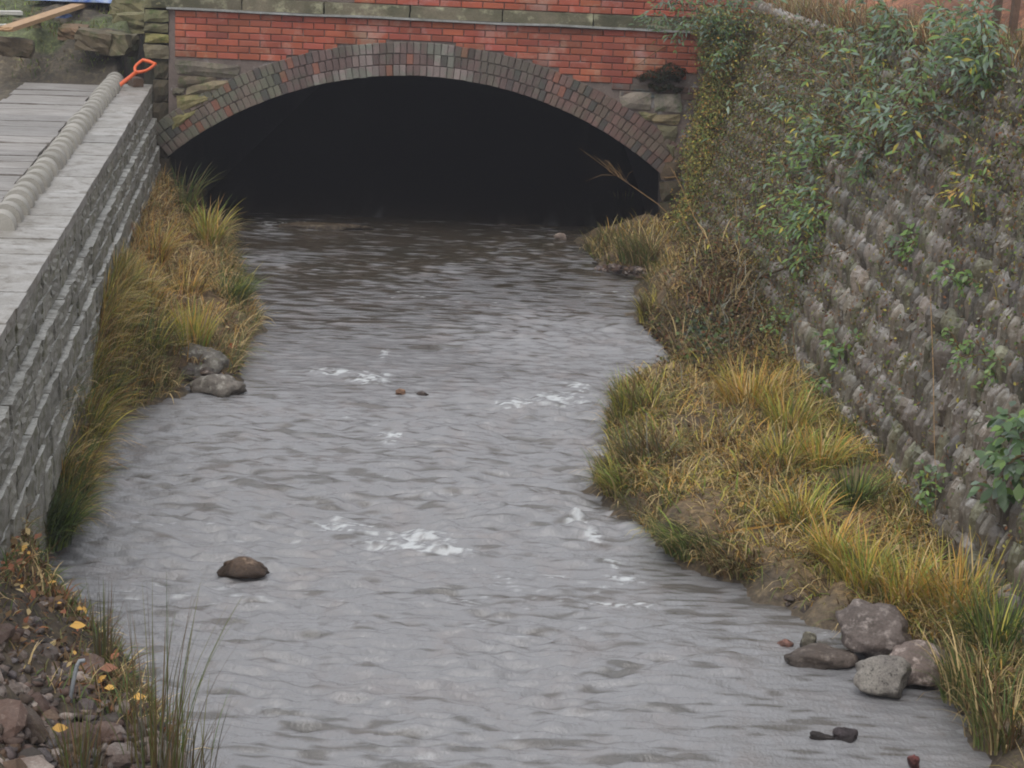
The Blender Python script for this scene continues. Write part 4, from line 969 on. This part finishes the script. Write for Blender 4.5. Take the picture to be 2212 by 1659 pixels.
shrub('tall upright green shrub at the top right of the wall', WP(2120, 200, .02), [WP(2080, 10, .2), WP(2120, 40, .2), WP(2140, 110, .25), WP(2060, 90, .25), WP(2100, 170, .2), WP(2040, 40, .2)], 32, .10, *mainc, 5)
shrub('narrow dark green sapling at the top against the red earth', WP(1920, 130, .02), [WP(1900, 0, .1), WP(1930, 20, .1), WP(1890, 70, .15), WP(1945, 80, .1)], 24, .10, *darkc, 6)
shrub('small shrub with yellowing leaves on the upper right wall', WP(2110, 380, .02), [WP(2060, 430, .15), WP(2090, 450, .15), WP(2130, 400, .1)], 6, .09, [YL, LG, GOLD], [3, 3, 1], 7)
shrub('dark glossy leaves reaching in at the right frame edge', WP(2240, 1000, .02), [WP(2160, 930, .2), WP(2180, 1000, .25), WP(2150, 1040, .2), WP(2210, 900, .2)], 10, .11, *([DG, LG, BG], [5, 3, 2]), 8, aspect=.55)
for k, (u, v, s_, lab) in enumerate([(1815, 770, .07, 'small bright green weed on the lower slate wall'), (1690, 700, .05, 'tiny pale weed on the slate wall behind the debris heap'), (2080, 620, .06, 'small green weed in the middle right of the slate wall'), (2140, 790, .06, 'leafy weed between slates near the right frame edge'),
        (1770, 850, .05, 'little green weed just above the golden tufts'), (2010, 1060, .06, 'green weed low on the slate wall at right'), (1960, 540, .06, 'small dark weed in the centre of the slate wall'), (2075, 760, .05, 'lime weed sprig right of wall centre')]):
    q = WP(u, v, .03); shrub(lab, q, [WP(u-14, v-26, .1), WP(u+16, v-12, .12), WP(u-4, v+22, .1)], 9, s_, [LG, LG*1.1, DG], [4, 2, 2], 40+k, name='wall_weed', aspect=.5, jit=.03)
# dark moss lump on the brickwork
p = PY(1435, 165, YB-.03)
n = 5000; q = RN.normal(0, 1, (n, 3)); q /= np.linalg.norm(q, axis=1, keepdims=True); q *= (RN.uniform(.5, 1, n)**.5)[:, None]
which = RN.choice(3, n); P = q*np.array([[.24, .07, .055], [.17, .08, .085], [.20, .06, .03]])[which]+np.array([[-.06, 0, -.01], [.07, 0, .05], [.02, 0, -.12]])[which]; P[:, 2] += .02*np.sin(P[:, 0]*31)
o = addleaf('moss_clump', P, q+RN.normal(0, .4, (n, 3)), RN.uniform(.012, .03, n), pick([DARKG*.5, BROWN*.35, DARKG*.35], [3, 3, 3], n), M_LITTER, None, Vector(p)); tag(o, 'dark matted moss clump on the right end of the brickwork', 'moss')

# ------------------------------------------------------------------ debris heap, dead stems, stakes
hp_ = empty('debris_heap', onG(1540, 680, .5)); tag(hp_, 'heap of brown dead leaves and tangled twigs on the right bank below the wall', 'debris heap')
n = 13000; c0 = hp_.location
x = RN.normal(0, .30, n)+c0.x; y = RN.normal(0, .75, n)+c0.y
x = np.clip(x, xr(y)-.02, xwr(y)+.25)
P = np.stack([x, y, np.maximum(gz(x, y), 0)+RN.uniform(-.02, .16, n)], -1)-np.array(c0)
l = addleaf('dead_leaves', P, np.array([0, -.3, 1])+RN.normal(0, .8, (n, 3)), RN.uniform(.015, .05, n), pick([BROWN*.8, BROWN*.45, RUST*.6, BROWN*.25, OLIVE*.8, STRAW*.5, GREEN*.7], [4, 5, 1.5, 5, 3, 1., 2], n), M_LITTER, hp_, aspect=.5); l['kind'] = 'stuff'
n = 650; x = RN.normal(0, .32, n)+c0.x; y = RN.normal(0, .65, n)+c0.y; x = np.clip(x, xr(y), xwr(y)+.15)
P = np.stack([x, y, gz(x, y)+.08], -1)-np.array(c0)
V, Fc, c = blades(P, RN.uniform(.08, .36, n), RN.uniform(0, 6.28, n), RN.uniform(.004, .010, n), pick([STRAW*.9, GREY*1.3, BROWN, RUST*.8], [3, 3, 3, 1], n), RN.uniform(.4, 1.5, n), 3)
l = ob('twigs', mknp('twigs', V, Fc, M_GRASS, False, c), hp_); l['kind'] = 'stuff'
n = 900; P = np.array([np.array(onG(1530+RN.normal(0, 30), 745+RN.normal(0, 22), .2)) for _ in range(n)])+np.stack([RN.normal(0, .03, n), RN.normal(0, .03, n), RN.uniform(.02, .14, n)], -1)
o = addleaf('ivy_patch', P-np.array(onG(1530, 745, .2)), np.array([-.2, -.6, .6])+RN.normal(0, .5, (n, 3)), RN.uniform(.025, .055, n), pick([DARKG, GREEN, DARKG*.6, LG], [4, 3, 3, 1], n), M_LEAF, None, onG(1530, 745, .2), aspect=.8); tag(o, 'dark green ivy at the foot of the debris heap', 'ivy')
def drystem(label, pts, rad, twigs, seed, col=(.42, .33, .2), name='dead_branch', cat='dead branch', tl=.3):
    r = random.Random(seed); P0 = Vector(pts[0]); o = empty(name, P0); tag(o, label, cat)
    n_ = len(pts); q = [Vector(p)-P0 for p in pts]
    cc = np.tile(np.array(col)/.33, (n_*6, 1)); ob('stem', tube('stem', q, rad, M_TWIG, 6, cc, [1-.75*i/(n_-1) for i in range(n_)]), o)
    for k in range(twigs):
        i = r.randrange(n_//2, n_-1); a = q[i].lerp(q[i+1], r.random()); d = (q[-1]-q[0]).normalized()*r.uniform(.3, 1.)+Vector((r.gauss(0, .5), r.gauss(0, .4), r.gauss(0, .5)))
        L = r.uniform(.3, 1)*tl; pp = [a, a+d*L*.5+Vector((0, 0, r.gauss(0, .02))), a+d*L+Vector((r.gauss(0, .03), 0, r.gauss(0, .03)))]
        ob('twig', tube('twig', pp, rad*.45, M_TWIG, 4, np.tile(np.array(col)/.33, (12, 1)), [1, .7, .35]), o)
def PC(u, v, y): return PY(u, v, y)
drystem('bare branched stem leaning across the right side of the dark arch', [PC(1460, 478, 20.3), PC(1420, 440, 20.3), PC(1370, 405, 20.4), PC(1340, 385, 20.4), PC(1315, 370, 20.4)], .0045, 18, 1, (.32, .26, .2))
drystem('tall dry stalk rising from the debris heap, leaning left', [PC(1600, 650, 17.6), PC(1560, 570, 17.6), PC(1500, 470, 17.8), PC(1470, 400, 18.), PC(1448, 360, 18)], .0045, 3, 2, (.45, .36, .24))
drystem('forked dry stalk beside the tall one on the debris heap', [PC(1510, 560, 18.), PC(1500, 520, 18), PC(1478, 478, 18), PC(1466, 450, 18)], .0045, 3, 3, (.48, .4, .28), tl=.2)
drystem('short stout dry stalk standing in the debris heap', [PC(1530, 745, 16.8), PC(1522, 700, 16.8), PC(1528, 670, 16.8), PC(1545, 625, 16.9)], .009, 2, 4, (.4, .28, .17), tl=.2)
drystem('thin pale stalk near the wall behind the debris heap', [PC(1600, 590, 17.5), PC(1598, 540, 17.6), PC(1592, 480, 17.7), PC(1588, 420, 17.8)], .005, 1, 5, (.35, .3, .2), tl=.15)
drystem('long pale dry stalk hanging straight down the slate wall', [WP(2010, 640, .1), WP(2016, 800, .12), WP(2018, 940, .12), WP(2022, 1060, .1), WP(2018, 1130, .12)], .003, 3, 6, (.34, .28, .2), tl=.12)
drystem('dark bare branch lying low across the slate wall', [WP(1640, 600, .08), WP(1750, 560, .1), WP(1830, 540, .08)], .01, 3, 7, (.12, .09, .06), tl=.2)
drystem('brown bare stem slanting by the red brick at the bush', [WP(1500, 60, .3), PC(1420, 110, 20.9), PC(1370, 145, 20.9), PC(1335, 170, 20.95)], .008, 2, 8, (.2, .13, .09), tl=.2)
drystem('dark stick on the upper wall left of the big shrub', [WP(1690, 120, .1), WP(1712, 92, .14), WP(1735, 68, .15)], .012, 0, 9, (.1, .08, .06))
# flat sedge leaves and straws lying on the right bank
for k, (u, v, u2, v2, c, lab) in enumerate([(1492, 1068, 1516, 1022, STRAW*1.3, 'broad pale bent blade standing on the right bank'), (1520, 1080, 1523, 1030, LIME, 'broad yellow-green blade just right of the pale bent blade'), (1589, 1075, 1594, 1020, LIME*1.3, 'single upright green blade in the middle of the right bank'),
        (1515, 1083, 1570, 1074, STRAW*1.3, 'pale straw lying flat under the standing blades'), (1590, 1076, 1652, 1092, STRAW*1.35, 'pale straw lying flat right of the upright green blade'), (1560, 1158, 1700, 1130, GOLD*1.1, 'long orange straw lying across the right bank soil')]):
    a, b = onG(u, v, .2)+Vector((0, 0, .02)), None
    b = Vector(PY(u2, v2, a.y+.02)) if v-v2 > 25 else onG(u2, v2, .2)+Vector((0, 0, .04))
    dv = b-a; sdv = Vector((dv.z, 0, -dv.x)).normalized()*.009 if v-v2 > 25 else Vector((0, .016, .004))
    ts = [0, .35, .7, 1]; V = []; 
    for t in ts: V += [a+dv*t-sdv*(1-.7*t)-a, a+dv*t+sdv*(1-.7*t)-a]
    me = mk('straw_blade', V, [(0, 1, 3, 2), (2, 3, 5, 4), (4, 5, 7, 6)], M_GRASS, False, np.tile(c, (8, 1))); o = ob('straw_blade', me, None, a)
    sol = o.modifiers.new('t', 'SOLIDIFY'); sol.thickness = .002; tag(o, lab, 'dry blade')
# wooden stakes above the right wall
for k, (u, v, lab) in enumerate([(2150, 150, 'weathered brown stake at the top right above the slate wall'), (2190, 140, 'second brown stake at the very top right frame edge')]):
    p = WP(u, v, -.15); o = ob('wooden_stake', block('wooden_stake', M_STAKE, .045, .045, 1.5, 700+k, .03, 3, .05), None, p+Vector((0, .1, .5)), (0, .03, .2)); tag(o, lab, 'stake')
# steel rod in the rubble
a = onG(148, 1518, .3); b = Vector(PY(168, 1430, a.y+.03))
o = ob('steel_rod', tube('steel_rod', [(0, 0, -.04), (b-a)*.5, (b-a)*.9, (b-a)+Vector((.008, 0, .005)), (b-a)+Vector((.03, 0, .008))], .009, M_STEEL, 10), None, a); tag(o, 'bent grey steel rod sticking up from the rubble at lower left', 'steel rod')

# ------------------------------------------------------------------ rain-laden air
hz = ob('haze', block('haze', None, 196, 270, 7.6, 1, 0, 1, 0), None, (0, 50, 3.4))
HM = bpy.data.materials.new('damp_air'); HM.use_nodes = True; t = HM.node_tree; t.nodes.remove(t.nodes['Principled BSDF'])
pv = t.nodes.new('ShaderNodeVolumePrincipled'); pv.inputs['Density'].default_value = .0019; pv.inputs['Color'].default_value = (.93, .92, 1, 1); pv.inputs['Anisotropy'].default_value = .2
t.links.new(pv.outputs[0], t.nodes['Material Output'].inputs['Volume']); hz.data.materials.append(HM); tag(hz, kind='stuff')
